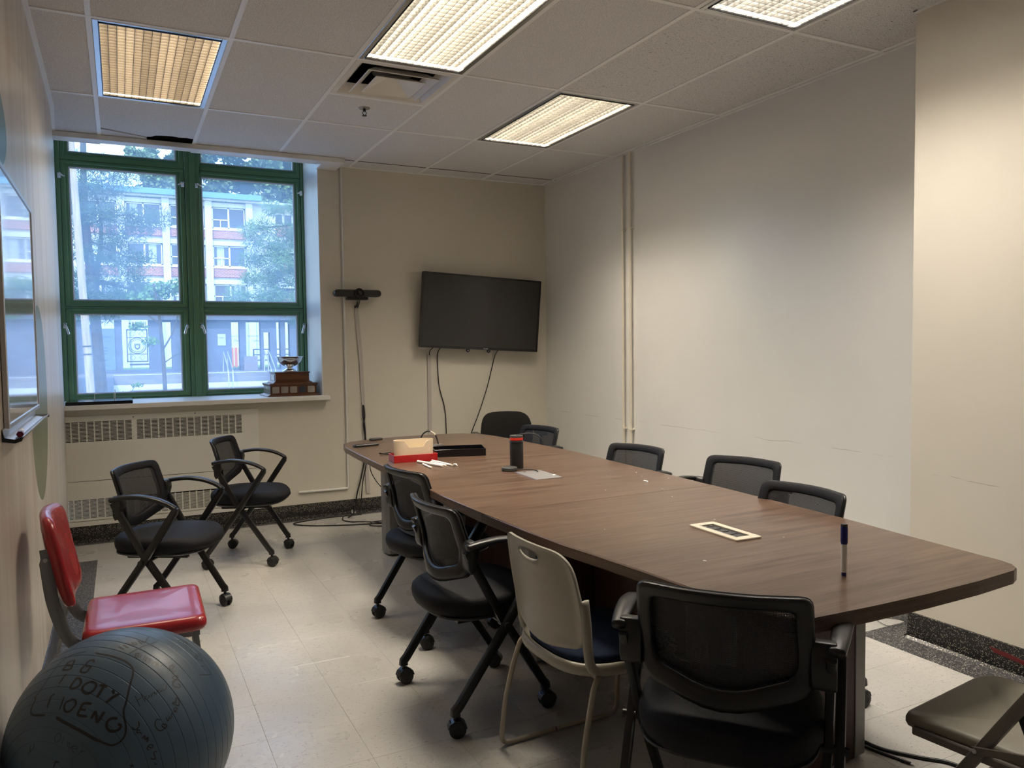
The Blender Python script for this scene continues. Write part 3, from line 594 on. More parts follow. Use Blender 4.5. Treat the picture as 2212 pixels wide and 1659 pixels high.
# conduit loop, raceways, pipes
bm = bmesh.new(); sweep(bm, [(1.763, YB-.012, H-.002), (1.766, YB-.012, .235), (1.757, YB-.012, .224), (1.353, YB-.012, .228)], .0095, 8, ref=(0, 1, 0)); t = new_obj('wall_conduit', bm, 'white_trim', smooth=True)
tag(t, 'thin cream conduit running down the wall beside the window and turning left near the floor', 'conduit')
for z in (1.98, .64):
    bm = bmesh.new(); box(bm, 1.749, 1.783, YB-.010, YB-.0005, z-.006, z+.006); new_obj('clip', bm, 'white_trim', t)
def raceway(name, pts, label, w=.018):
    bm = bmesh.new(); sweep(bm, [(x, YB-.007, z) for x, z in pts], .0065, 4, ref=(0, 1, 0), ra=w, ex=9); o = new_obj(name, bm, 'pale_plastic'); tag(o, label, 'cable raceway'); return o
r1 = raceway('cable_raceway', [(1.868, 1.745), (1.899, 1.32)], 'pale plastic cable channel on the wall below the video bar')
bm = bmesh.new(); sweep(bm, [(1.899, YB-.0065, 1.32), (1.912, YB-.0065, .925), (1.918, YB-.0065, .62), (1.937, YB-.0065, .165)], .006, 4, ref=(0, 1, 0), ra=.016, ex=9); new_obj('lower_channel', bm, 'pale_plastic', r1)
raceway('cable_raceway', [(2.513, 1.345), (2.510, .60), (2.508, .14)], 'pale plastic cable channel on the wall below the left end of the television', .017)
def pipe(y, nm, lab):
    bm = bmesh.new(); cyl(bm, (XR-.024, y), .0115, .125, H-.002, 12); o = new_obj('wall_pipe', bm, 'wall_pier', smooth=True); tag(o, lab, 'pipe', 'thin pipes on the right wall')
    for z in (2.32, .735):
        bm = bmesh.new(); box(bm, XR-.036, XR-.0005, y-.022, y+.022, z-.006, z+.006); new_obj('pipe_clamp', bm, 'wall_pier', o, bevel=.001)
pipe(-.078, 0, 'cream painted wall pipe, left one of the pair on the right wall'); pipe(-.180, 0, 'cream painted wall pipe, right one of the pair on the right wall')

# small marks: hook holes beside the television
for z in (1.575, 1.505):
    bm = bmesh.new(); cyl(bm, (2.425, z), .006, YB-.006, YB-.0005, 10, axis='y'); o = new_obj('wall_screw', bm, 'steel'); tag(o, 'tiny screw head in the wall at the left edge of the television, '+('upper' if z > 1.55 else 'lower')+' of two', 'screw', 'screws beside the television')
# ------------------------------------------------------------------ whiteboard on the left wall
t = thing('whiteboard', 'glossy whiteboard in a thin aluminium frame on the left wall', 'whiteboard', (XL, 0, 0))
y0, y1, z0, z1 = -2.40, -1.41, 1.185, 1.995
new_obj('writing_surface', mbox(.002, .013, y0, y1, z0, z1), 'whiteboard', t)
bm = bmesh.new()
for a in ((y0-.012, y0+.004, z0-.012, z1+.012), (y1-.004, y1+.012, z0-.012, z1+.012), (y0+.004, y1-.004, z0-.012, z0+.004), (y0+.004, y1-.004, z1-.004, z1+.012)): box(bm, .001, .017, *a)
new_obj('frame', bm, 'alu', t, bevel=.002)
bm = bmesh.new(); loft(bm, [[(x, yy, z0-.02+z) for x, z in ((.001, .012), (.001, -.022), (.034, -.028), (.050, -.024), (.055, -.014), (.052, -.014), (.047, -.020), (.033, -.024), (.005, -.018), (.005, .012))] for yy in (y0-.06, -1.47)])
new_obj('pen_tray', bm, 'alu', t)
bm = bmesh.new(); prism(bm, [(.001, z0-.008), (.001, z0-.046), (.034, z0-.052), (.052, z0-.046), (.058, z0-.032), (.050, z0-.034), (.033, z0-.040), (.008, z0-.034)], 0, .005, axis='y'); [setattr(v.co, 'y', v.co.y+y0-.066) for v in bm.verts]; new_obj('tray_end_cap', bm, 'black_plastic', t)
bm = bmesh.new(); box(bm, .001, .055, -1.47, -1.466, z0-.048, z0-.034); new_obj('tray_end_cap', bm, 'alu', t)
t = thing('whiteboard_marker', 'dry-erase marker with a dark red cap lying in the whiteboard tray', 'marker', (XL+.036, -2.33, z0-.044+.0120), math.radians(4))
bm = bmesh.new(); cyl(bm, (0, 0), .0085, -.012, .075, 14, axis='y'); new_obj('barrel', bm, 'white_paper', t, smooth=True)
bm = bmesh.new(); cyl(bm, (0, 0), .0105, -.055, -.012, 6, axis='y'); new_obj('cap', bm, 'red_cap', t)

# ------------------------------------------------------------------ television
tv = thing('television', 'large black flat television hanging crooked on the far wall', 'television', (2.985, 1.105, 1.705)); tv.rotation_euler = (math.radians(3.0), math.radians(2.95), 0)
W, Hh = 1.150, .655
bm = bmesh.new(); prism(bm, rrect(-W/2, W/2, -Hh/2, Hh/2, .006, 3), -.012, .030, axis='y'); new_obj('back_shell', bm, 'black_plastic', tv)
bm = bmesh.new(); A = rrect(-W/2, W/2, -Hh/2, Hh/2, .006, 3); I = rrect(-W/2+.016, W/2-.016, -Hh/2+.022, Hh/2-.016, .002, 3)
loft(bm, [[(x, -.012, z) for x, z in A], [(x, -.019, z) for x, z in A], [(x, -.019, z) for x, z in I], [(x, -.014, z) for x, z in I]], cap0=False, cap1=False); new_obj('bezel', bm, 'black_gloss', tv)
new_obj('screen', mbox(-W/2+.014, W/2-.014, -.0155, -.0125, -Hh/2+.020, Hh/2-.014), 'screen', tv)
text('maker_badge', 'TOSHIBA', .012, (.045, -.0195, -Hh/2+.010), (PI/2, 0, 0), 'alu', tv, .0003)
for x in (-.115, .090):
    bm = bmesh.new(); prism(bm, [(x-.018, -Hh/2), (x+.018, -Hh/2), (x+.018, -Hh/2-.018), (x, -Hh/2-.030), (x-.018, -Hh/2-.018)], .008, .016, axis='y'); o = new_obj('mount_tab', bm, 'black_metal', tv)
    bm = bmesh.new(); cyl(bm, (x, -Hh/2-.011), .004, .005, .008, 8, axis='y'); new_obj('bolt', bm, 'chrome', o)
bm = bmesh.new(); box(bm, -.125, -.105, .030, .050, -Hh/2, .20); box(bm, .080, .100, .030, .050, -Hh/2, .20); box(bm, -.22, .22, .050, .108, -.04, .10); new_obj('wall_bracket', bm, 'black_metal', tv)
def cable(name, label, pts, r=.004, m='cable', group=None, k=6):
    o = wire(name, pts, r, m, k=k); tag(o, label, 'cable', group); return o
cable('television_cable', 'black cable hanging from under the left part of the television behind the table', [(2.600, 1.16, 1.40), (2.592, YB-.012, 1.33), (2.600, YB-.008, 1.10), (2.618, YB-.008, 1.0), (2.650, YB-.008, .88), (2.663, YB-.008, .75), (2.663, YB-.008, .50), (2.64, YB-.010, .25), (2.60, YB-.03, .14)], .0042)
cable('television_cable', 'black cable slanting down from under the right part of the television', [(3.165, 1.16, 1.37), (3.15, YB-.012, 1.30), (3.07, YB-.008, 1.02), (2.97, YB-.008, .76), (2.90, YB-.008, .60), (2.84, YB-.008, .40), (2.80, YB-.03, .14)], .0042)
cable('television_cable', 'short black cable from the television into the wall channel', [(2.530, 1.16, 1.40), (2.522, YB-.010, 1.375), (2.514, YB-.014, 1.335)], .004)

# ------------------------------------------------------------------ video bar
t = thing('video_bar', 'black rounded camera bar mounted on the wall between window and television', 'camera', (1.858, 1.135, 1.862))
def capsule(w, h, n=10):
    out = []
    for s in (1, -1):
        for i in range(n+1): a = -PI/2+PI*i/n; out.append((s*(w/2-h/2)+s*h/2*math.cos(a), s*h/2*math.sin(a)))
    return out
bm = bmesh.new(); loft(bm, [[(x, y, z) for x, z in capsule(w_, h_)] for w_, h_, y in ((.370, .048, .040), (.396, .058, .030), (.400, .060, 0), (.398, .058, -.030), (.390, .052, -.038))]); new_obj('body', bm, 'black_plastic', t, smooth=True)
bm = bmesh.new(); lathe(bm, [(.041, 0), (.041, .014), (.036, .020), (.030, .020), (.026, .012), (.015, .012), (.014, .020), (.009, .022), (.001, .023)], n=32); xf(bm.verts, Matrix.Translation((.005, -.036, 0)) @ Matrix.Rotation(PI/2, 4, 'X')); new_obj('lens', bm, 'black_gloss', t, smooth=True)
bm = bmesh.new(); prism(bm, rrect(-.088, .088, -.054, -.030, .008, 3), -.02, .040, axis='y'); box(bm, -.05, .05, .02, .085, -.05, .02); new_obj('mount', bm, 'black_metal', t)
for dx, nm in ((.008, 0), (.020, 1), (-.002, 2)):
    bm = bmesh.new(); sweep(bm, catmull([(dx+.010, .02, -.05), (dx+.008, .05, -.085), (dx-.004+.006*nm, .074, -.118)], 5), .003, 6); new_obj('lead', bm, 'cable', t, smooth='all')
for dx, z in ((-.004, -.108), (.016, -.098), (.020, -.078)):
    bm = bmesh.new(); boxc(bm, (dx+.002, .066, z), (.010, .010, .026)); new_obj('connector', bm, 'black_plastic', t, bevel=.002)
cable('camera_cable', 'black cables spilling out of the open lower end of the camera bar channel', [(1.908, YB-.014, .925), (1.904, YB-.020, .84), (1.916, YB-.018, .74), (1.918, YB-.018, .62), (1.905, YB-.02, .45), (1.87, YB-.03, .30), (1.83, YB-.04, .17), (1.80, YB-.06, .03), (1.72, YB-.16, .008)], .006)
cable('camera_cable', 'second black cable running down beside the open camera bar channel', [(1.912, YB-.018, .920), (1.918, YB-.022, .83), (1.906, YB-.018, .74), (1.926, YB-.018, .60), (1.922, YB-.02, .42), (1.885, YB-.03, .27), (1.86, YB-.05, .06), (1.84, YB-.12, .009)], .0045)
cable('table_cable', 'thin black cable drooping from under the far end of the table', [(1.66, .10, .67), (1.64, .12, .56), (1.67, .10, .47), (1.72, .05, .40), (1.78, -.05, .33)], .003)
cable('floor_cable', 'black cable looped across the floor below the window wall', [(2.10, .72, .0055), (1.88, .735, .0055), (1.65, .80, .0055), (1.42, .90, .0055), (1.30, 1.00, .0055), (1.28, 1.07, .0055), (1.40, 1.12, .0055), (1.62, 1.15, .0055), (1.84, 1.13, .0055)], .005)
cable('floor_cable', 'short black cable curling from the wall base to the table foot', [(1.70, 1.14, .005), (1.66, 1.00, .005), (1.70, .90, .005), (1.80, .79, .0155), (2.02, .64, .005)], .0045)
cable('floor_cable', 'black cable loop beside the far table foot', [(1.99, .60, .005), (1.86, .64, .005), (1.80, .70, .005), (1.84, .76, .0155), (1.96, .80, .005)], .005)
t = thing('wall_hook', 'small white plastic clip at the foot of the black cove base', 'clip', (1.80, YB-.0285, .022)); 
bm = bmesh.new(); box(bm, -.016, .016, -.010, 0, -.012, -.006); box(bm, -.016, -.011, -.010, 0, -.006, .018); box(bm, .011, .016, -.010, 0, -.006, .006); new_obj('bracket', bm, 'white_paper', t)
t = thing('floor_wire', 'thin pale tangled wire on the dark floor border behind the pier', 'wire', (0, 0, 0))
wire('strand', [(3.40, -2.55, .004), (3.50, -2.62, .004), (3.56, -2.70, .004), (3.50, -2.74, .012), (3.42, -2.70, .004), (3.46, -2.60, .010), (3.55, -2.66, .004), (3.62, -2.76, .004)], .0014, 'grey_plastic', t)
# ================================================================== CONFERENCE TABLE
ZT = .738; TH = .040
table = thing('conference_table', 'long boat-shaped walnut laminate conference table in three sections', 'table', (0, 0, 0))
Lf = [(1.565, -3.912), (1.530, -3.900), (1.505, -3.865), (1.490, -3.80), (1.478, -3.72), (1.460, -3.58), (1.444, -3.40), (1.418, -3.18), (1.392, -3.00), (1.374, -2.75), (1.361, -2.42), (1.357, -2.0), (1.368, -1.70), (1.385, -1.2), (1.396, -.80), (1.405, -.40), (1.420, -.05), (1.455, .13), (1.530, .225)]
Rt = [(2.385, -3.908), (2.420, -3.895), (2.445, -3.868), (2.459, -3.83), (2.468, -3.72), (2.488, -3.50), (2.523, -3.20), (2.548, -2.80), (2.568, -2.40), (2.590, -1.95), (2.600, -1.60), (2.618, -1.15), (2.616, -.80), (2.600, -.40), (2.566, 0.0), (2.520, .176), (2.44, .285)]
def interp(P, y):
    for (x0, y0), (x1, y1) in zip(P, P[1:]):
        if y0 <= y <= y1: return x0+(x1-x0)*(y-y0)/(y1-y0)
JA, JB = -2.412, -1.078
def side(P, a, b): return [p for p in P if a+.01 < p[1] < b-.01]
def top_section(a, b, first, last):
    pts = []
    L = side(Lf, a, b); Rr = side(Rt, a, b)
    if first: pts += [Lf[0], (1.75, -3.922), (1.98, -3.926), (2.2, -3.922), Rt[0]]+[p for p in Rr if p != Rt[0]]
    else: pts += [(interp(Lf, a)+0, a+.0014), (interp(Rt, a), a+.0014)]+Rr
    if last: pts += [p for p in [Rt[-1]] if p not in pts]+[(2.30, .318), (2.05, .335), (1.85, .325), (1.66, .275), Lf[-1]]+[p for p in reversed(L) if p != Lf[-1]]
    else: pts += [(interp(Rt, b), b-.0014), (interp(Lf, b), b-.0014)]+[p for p in reversed(L)]
    if first: pts = [p for i, p in enumerate(pts) if not (p == Lf[0] and i > 0)]
    bm = bmesh.new(); e = .004; c = Vector((1.97, (a+b)/2))
    def ins(d): return [(p[0]-d*(1 if p[0] > c.x else -1)*(0 if (abs(p[1]-a) < .002 or abs(p[1]-b) < .002) else 1), p[1]) for p in pts]
    R = [[(x, y, z) for x, y in P] for P, z in ((ins(e), ZT-TH), (pts, ZT-TH+e), (pts, ZT-e), (ins(e), ZT))]
    loft(bm, R)
    for f in bm.faces: f.material_index = 0 if abs(f.calc_center_median().z-ZT) < .0005 else 1
    return new_obj('tabletop_section', bm, ['wood', 'wood_edge'], table)
top_section(-3.93, JA, True, False); top_section(JA, JB, False, False); top_section(JB, .34, False, True)
def pedestal(x0, x1, yc, th=.075):
    bm = bmesh.new(); box(bm, x0+.074, x1-.074, yc-th*.96, yc+th*.96, .012, ZT-TH); new_obj('base_panel', bm, 'wood_panel', table)
    for s, xe in ((-1, x0), (1, x1)):
        bm = bmesh.new(); pts = [(xe-s*.075, yc-th), (xe-s*.018, yc-th*.92), (xe-s*.002, yc-th*.5), (xe, yc), (xe-s*.002, yc+th*.5), (xe-s*.018, yc+th*.92), (xe-s*.075, yc+th)]; prism(bm, pts, .014, ZT-TH); p = new_obj('end_column', bm, 'grey_metal', table, bevel=.004, segs=2)
        bm = bmesh.new(); cyl(bm, (xe-s*.045, yc), .022, 0, .014, 14); new_obj('leveling_foot', bm, 'rubber', p)
pedestal(1.640, 2.308, -3.40, .09); pedestal(1.66, 2.32, -2.20, .09); pedestal(1.66, 2.32, -1.28, .09); pedestal(1.64, 2.34, -.17, .09)
new_obj('modesty_panel', mbox(1.975, 1.995, -3.31, -2.29, .16, ZT-TH-.001), 'wood_panel', table); new_obj('modesty_panel', mbox(1.975, 1.995, -1.19, -.26, .16, ZT-TH-.001), 'wood_panel', table)
# power modules set in the top
def power(cx_, cy_, rz, open_):
    t = new_obj('power_module', mbox(0, .0001, 0, .0001, 0, .0001), 'cream_plastic', table) if False else None
    bm = bmesh.new(); A = rrect(-.056, .056, -.130, .130, .008, 3)
    if open_:
        I = rrect(-.030, .030, -.098, .098, .002, 3)
        loft(bm, [[(x, y, 0) for x, y in A], [(x, y, .004) for x, y in A], [(x*.98, y*.99, .006) for x, y in A], [(x, y, .006) for x, y in I], [(x, y, -.0) for x, y in I]], closed=True)
        t = new_obj('power_module', bm, 'cream_plastic', table)
        bm = bmesh.new(); box(bm, -.030, .030, -.098, .098, .0002, .0016); p = new_obj('socket_plate', bm, 'black_plastic', t)
        for k in range(4):
            y = -.075+k*.042
            bm = bmesh.new(); prism(bm, rrect(-.018, .018, y-.016, y+.016, .006, 2), .0016, .0034); box(bm, -.009, -.006, y-.007, y+.003, .0034, .0037); box(bm, .006, .009, y-.007, y+.003, .0034, .0037); cyl(bm, (0, y+.009), .003, .0034, .0037, 8); new_obj('socket', bm, ['grey_plastic'], t)
        bm = bmesh.new(); box(bm, -.020, -.004, .083, .092, .0016, .0028); box(bm, .004, .020, .083, .092, .0016, .0028); new_obj('data_port', bm, 'steel', t)
        bm = bmesh.new(); box(bm, -.0315, -.0295, -.099, .099, .0055, .0075); new_obj('metal_lip', bm, 'alu', t)
    else:
        loft(bm, [[(x, y, z) for x, y in rrect(-.073, .073, -.130, .130, .003, 2)] for z in (0, .003)]); t = new_obj('power_hatch', bm, 'alu', table)
        bm = bmesh.new(); cyl(bm, (-.03, .105), .008, .003, .0034, 12); new_obj('cable_hole', bm, 'black_plastic', t)
    t.location = (cx_, cy_, ZT+.0002); t.rotation_euler = (0, 0, rz); return t
power(1.980, -3.138, math.radians(-2), True); power(1.997, -1.730, math.radians(-2), False)

# ------------------------------------------------------------------ things on the table
def on_table(name, label, cat, x, y, rz=0, group=None): return thing(name, label, cat, (x, y, ZT), rz, group)
t = on_table('remote_control', 'slim black remote control lying at the far left corner of the table', 'remote control', 1.555, -.085, math.radians(10))
bm = bmesh.new(); loft(bm, [[(x, y, z) for x, y in rrect(-.088+e, .088-e, -.024+e, .024-e, .008, 3)] for e, z in ((.003, .0005), (0, .004), (0, .012), (.003, .015))]); new_obj('body', bm, 'black_plastic', t)
bm = bmesh.new(); [box(bm, -.07+k*.013, -.063+k*.013, -.016+q*.011, -.009+q*.011, .015, .0165) for k in range(11) for q in range(3)]; o = new_obj('buttons', bm, 'grey_plastic', t); o['kind'] = 'stuff'
t = on_table('control_puck', 'small flat black box at the far table edge near the wall', 'control box', 1.715, .215, math.radians(12))
bm = bmesh.new(); loft(bm, [[(x, y, z) for x, y in rrect(-.045+e, .045-e, -.025+e, .025-e, .008, 3)] for e, z in ((.002, .0005), (0, .004), (0, .013), (.004, .016))]); new_obj('shell', bm, 'grey_plastic', t, smooth=True)
def tray(name, hx, hy, h, wall, m, par):
    bm = bmesh.new(); loft(bm, [[(x, y, z) for x, y in rrect(-a, a, -b_, b_, .003, 2)] for a, b_, z in ((hx, hy, .0004), (hx, hy, h), (hx-wall, hy-wall, h), (hx-wall, hy-wall, .005))]); return new_obj(name, bm, m, par, bevel=.001)
t = on_table('red_tray', 'shiny red open plastic tray under the cream holder', 'tray', 1.611, -.885, math.radians(-4)); tray('tray_shell', .132, .066, .043, .004, 'red_plastic', t)
t = on_table('cream_holder', 'translucent cream card holder with a dipped front standing in the red tray', 'holder', 1.616, -.880, math.radians(-4)); t.location.z = ZT+.0055
bm = bmesh.new(); n = 48; outer = []
P = [Vector((x, -.045)) for x in [-.070+.006*k for k in range(24)]]+[Vector((.074+.044*math.sin(a), -.044*math.cos(a)*1.02)) for a in [PI*k/12 for k in range(1, 12)]]+[Vector((x, .045)) for x in [.068-.006*k for k in range(24)]]+[Vector((-.074-.044*math.sin(a), .044*math.cos(a)*1.02)) for a in [PI*k/12 for k in range(1, 12)]]; ring = []
def hz(p):
    if p.y < -.02: return .118-.040*max(0, min(1, (.068-abs(p.x-.004))/.026))
    return .118
k0 = [[(p.x, p.y, 0) for p in P], [(p.x*1.0, p.y, .05) for p in P], [(p.x*1.02, p.y*1.03, hz(p)) for p in P], [(p.x*.985, p.y*.95, hz(p)) for p in P], [(p.x*.97, p.y*.93, .004) for p in P]]
loft(bm, k0); new_obj('holder_shell', bm, 'bone', t, smooth=True)
t = on_table('black_tray', 'long black open tray beside the red tray', 'tray', 1.942, -.790, math.radians(-17)); tray('tray_shell', .160, .100, .045, .005, 'black_gloss', t)
t = on_table('phone_module', 'small silver and black box behind the black tray', 'control box', 1.860, -.590, math.radians(-8))
bm = bmesh.new(); prism(bm, rrect(-.055, .055, -.03, .03, .004, 2), .0004, .040); new_obj('shell', bm, 'black_plastic', t); bm = bmesh.new(); prism(bm, rrect(-.050, .050, -.026, .026, .004, 2), .040, .046); new_obj('silver_top', bm, 'alu', t)
t = cable('looped_cable', 'black cable arching up behind the cream holder with a tan tag', [(1.780, -.52, ZT+.0045), (1.783, -.53, ZT+.06), (1.80, -.54, ZT+.11), (1.835, -.555, ZT+.130), (1.872, -.575, ZT+.105), (1.886, -.585, ZT+.055), (1.886, -.588, ZT+.0480)], .0045)
wire('tan_tag', [(1.845, -.560, ZT+.128), (1.862, -.568, ZT+.116), (1.872, -.575, ZT+.104)], .0068, 'cream_plastic', t, k=4)
cable('short_lead', 'short black lead poking out left of the cream holder', [(1.60, -.60, ZT+.004), (1.55, -.57, ZT+.004), (1.51, -.55, ZT+.012), (1.53, -.52, ZT+.004), (1.60, -.50, ZT+.004)], .004)
def stick(lab, x0, y0, x1, y1, r, z=None):
    t = thing('paper_tube', lab, 'paper tube', ((x0+x1)/2, (y0+y1)/2, ZT+(z or r)), math.atan2(y1-y0, x1-x0), 'rolled white paper tubes on the table')
    L_ = math.hypot(x1-x0, y1-y0); bm = bmesh.new(); sweep(bm, [(-L_/2, 0, 0), (-L_/2+.006, 0, 0), (0, 0, 0), (L_/2, 0, 0)], [r*1.15, r, r, r*.95], 10); new_obj('tube', bm, 'white_paper', t, smooth=True)
    bm = bmesh.new(); sweep(bm, [(L_/2, 0, 0), (L_/2+.003, 0, 0)], [r*.7, r*.55], 8); new_obj('torn_end', bm, 'bone', t)
stick('longest rolled white paper tube in front of the red tray', 1.604, -.985, 1.665, -1.225, .0075)
stick('white paper tube with a crumpled end, behind the longest one', 1.688, -1.00, 1.722, -1.215, .0065); stick('thin white paper tube wedged between the two long ones', 1.668, -1.03, 1.694, -1.20, .005); stick('short white paper tube lying by itself left of the long ones', 1.598, -1.09, 1.592, -1.235, .0055)
t = on_table('paper_scrap', 'crumpled white paper twist at the end of the paper tubes', 'paper scrap', 1.735, -1.235)
bm = bmesh.new(); random.seed(3); vs = [bm.verts.new((random.uniform(-.014, .014), random.uniform(-.012, .012), random.uniform(0.0005, .018))) for _ in range(14)]; bmesh.ops.convex_hull(bm, input=vs); new_obj('crumple', bm, 'white_paper', t)
t = on_table('conference_microphone', 'tall black cylinder with an orange band standing on the table', 'microphone', 2.000, -1.475)
bm = bmesh.new(); lathe(bm, [(.036, .0005), (.0375, .004), (.0375, .145), (.0365, .148)], n=36); new_obj('body', bm, 'black_plastic', t, smooth=True)
for nm, r, a, b_, m in (('ring', .0395, .1485, .152, 'grey_plastic'), ('neck', .034, .152, .158, 'black_plastic'), ('coloured_band', .0362, .158, .171, 'orange_band'), ('cap', .036, .171, .182, 'grey_plastic')):
    bm = bmesh.new(); cyl(bm, (0, 0), r, a, b_, 36); new_obj(nm, bm, m, t, smooth=True)
wire('lead', [(0, 0, .184), (.03, -.005, .187), (.06, -.02, .192), (.09, -.04, .188), (.115, -.06, .170), (.125, -.07, .150)], .0028, 'cable', t)
t = on_table('charging_disc', 'flat black disc with a short lead beside the tall black cylinder', 'charger', 1.930, -1.525)
bm = bmesh.new(); lathe(bm, [(.040, .0005), (.043, .003), (.044, .009), (.0405, .010), (.0405, .0125), (.043, .0135), (.042, .019), (.038, .021), (.001, .021)], n=36); new_obj('disc', bm, 'grey_plastic', t, smooth=True)
wire('lead', [(.04, -.01, .006), (.075, -.045, .008), (.095, -.08, .0085), (.105, -.115, .0075), (.098, -.14, .0065)], .0026, 'cable', t)
t = on_table('upright_marker', 'blue and white whiteboard marker standing upright near the table end', 'marker', 1.917, -3.705)
for nm, pr, m in (('tail', [(.0062, .0004), (.0068, .002), (.0068, .010)], 'blue_plastic'), ('barrel', [(.0074, .010), (.0078, .013), (.0082, .092)], 'white_paper'), ('cap', [(.0088, .092), (.0100, .098), (.0100, .136), (.0092, .143)], 'blue_plastic'), ('cap_top', [(.0094, .143), (.0094, .1475), (.0080, .150)], 'grey_plastic')):
    bm = bmesh.new(); lathe(bm, pr, n=20); new_obj(nm, bm, m, t, smooth=True)
CR = {1: 'white crumb just behind the near table joint', 2: 'white crumb just in front of the near table joint', 3: 'white crumb beside the far end of the open power module', 5: 'tiny crumb in front of the open power module', 6: 'tiny crumb near the right table edge by the middle chair', 7: 'tiny crumb nearest the right table edge', 8: 'tiny crumb behind the crumpled bit at mid table', 10: 'tiny crumb left of the crumpled bit at mid table', 11: 'tiny crumb near the left table edge by the cream chair', 12: 'tiny crumb close to the right end of the near joint'}
random.seed(11)
for i, (x, y, s) in enumerate([(2.355, -2.17, 9), (2.289, -2.382, 5), (2.217, -2.543, 4.5), (2.081, -2.976, 3.5), (1.667, -3.399, 4), (2.10, -3.30, 2.5), (2.42, -2.05, 3), (2.47, -1.93, 3), (2.33, -1.90, 2.5), (2.05, -1.80, 8), (2.06, -2.26, 2.5), (1.63, -2.9, 2.5), (2.50, -2.16, 2.5)]):
    desc = CR[i] if i in CR else {0: 'largest crumpled white paper bit in the right middle of the table', 9: 'white paper bit lying on the silver hatch', 4: 'lone white crumb near the left front of the table'}.get(i, 'tiny white crumb scattered on the walnut tabletop')
    t = on_table('paper_crumb', desc, 'crumb', x, y, random.random()*3, None if i in (0, 9, 4) else 'white crumbs on the tabletop'); t.location.z = ZT+(.0033 if i == 9 else 0); s *= .001
    bm = bmesh.new(); vs = [bm.verts.new((random.uniform(-s*1.6, s*1.6), random.uniform(-s, s), random.uniform(.0002, s*.9))) for _ in range(9)]; bmesh.ops.convex_hull(bm, input=vs); new_obj('crumb', bm, 'white_paper', t)
t = thing('floor_scrap', 'small crumpled white scrap on the floor right of the near table leg', 'crumb', (2.533, -3.274, 0)); bm = bmesh.new(); vs = [bm.verts.new((random.uniform(-.014, .014), random.uniform(-.007, .007), random.uniform(.0002, .008))) for _ in range(10)]; bmesh.ops.convex_hull(bm, input=vs); new_obj('scrap', bm, 'white_paper', t)

# ================================================================== CHAIRS
def caster(par, x, y, yaw, r=.031):
    bm = bmesh.new(); cyl(bm, (0, 0), .008, .052, .078, 10); loft(bm, [[(q.x, q.y, z) for q in rrect(-.020, .020, -.012, .012, .006, 2)] for z in (.050, .058)])
    sweep(bm, [(-.006+.034*math.cos(a), 0, .031+.034*math.sin(a)) for a in [math.radians(d) for d in (10, 40, 75, 110, 145, 175)]], .021, 8, ref=(0, 1, 0), ra=.0025, ex=4)
    c = new_obj('caster', bm, 'black_plastic', par, smooth=True); c.location = (x, y, 0); c.rotation_euler = (0, 0, yaw)
    for s in (-1, 1):
        bm = bmesh.new()
        rings = [[(-.006+rr*math.cos(2*PI*i/18), s*yy, .0312+rr*math.sin(2*PI*i/18)) for i in range(18)] for rr, yy in ((r-.003, .0075), (r, .010), (r, .020), (r-.005, .0245), (.012, .0255), (.010, .0235))]
        loft(bm, rings); new_obj('wheel', bm, 'rubber', c, smooth=True)
    return c
def back_x(y, z): v = (z-.47)/.345; return -.168+.012*math.sin(min(1, max(0, v))*PI)-.050*max(0, v)**2+.048*(y/.21)**2
def cushion(name, par, m, hx, hy, z0, z1, front=.05, ex=3.2, n=40, cx0=0.0, dome=.010, waterfall=.03):
    bm = bmesh.new(); rings = []
    def ol(s, z, drop=0):
        r = []
        for i in range(n):
            a = 2*PI*i/n; c_, s_ = math.cos(a), math.sin(a); x = math.copysign(abs(c_)**(2/ex), c_)*hx*s; y = math.copysign(abs(s_)**(2/ex), s_)*hy*s*(1-.06*(-x/hx if x < 0 else 0))
            zz = z-(waterfall*max(0, (x/hx-.45)/.55)**2 if drop else 0); r.append((cx0+x, y, zz))
        return r
    H_ = z1-z0
    for s, f, d in ((.90, 0, 0), (.955, .06, 0), (.99, .30, 0), (1.0, .55, 1), (.985, .80, 1), (.94, .95, 1), (.85, 1.0, 1), (.6, 1.0+dome/H_*.6, 1), (.3, 1.0+dome/H_, 1)): rings.append(ol(s, z0+H_*f, d))
    loft(bm, rings); return new_obj(name, bm, m, par, smooth='all')
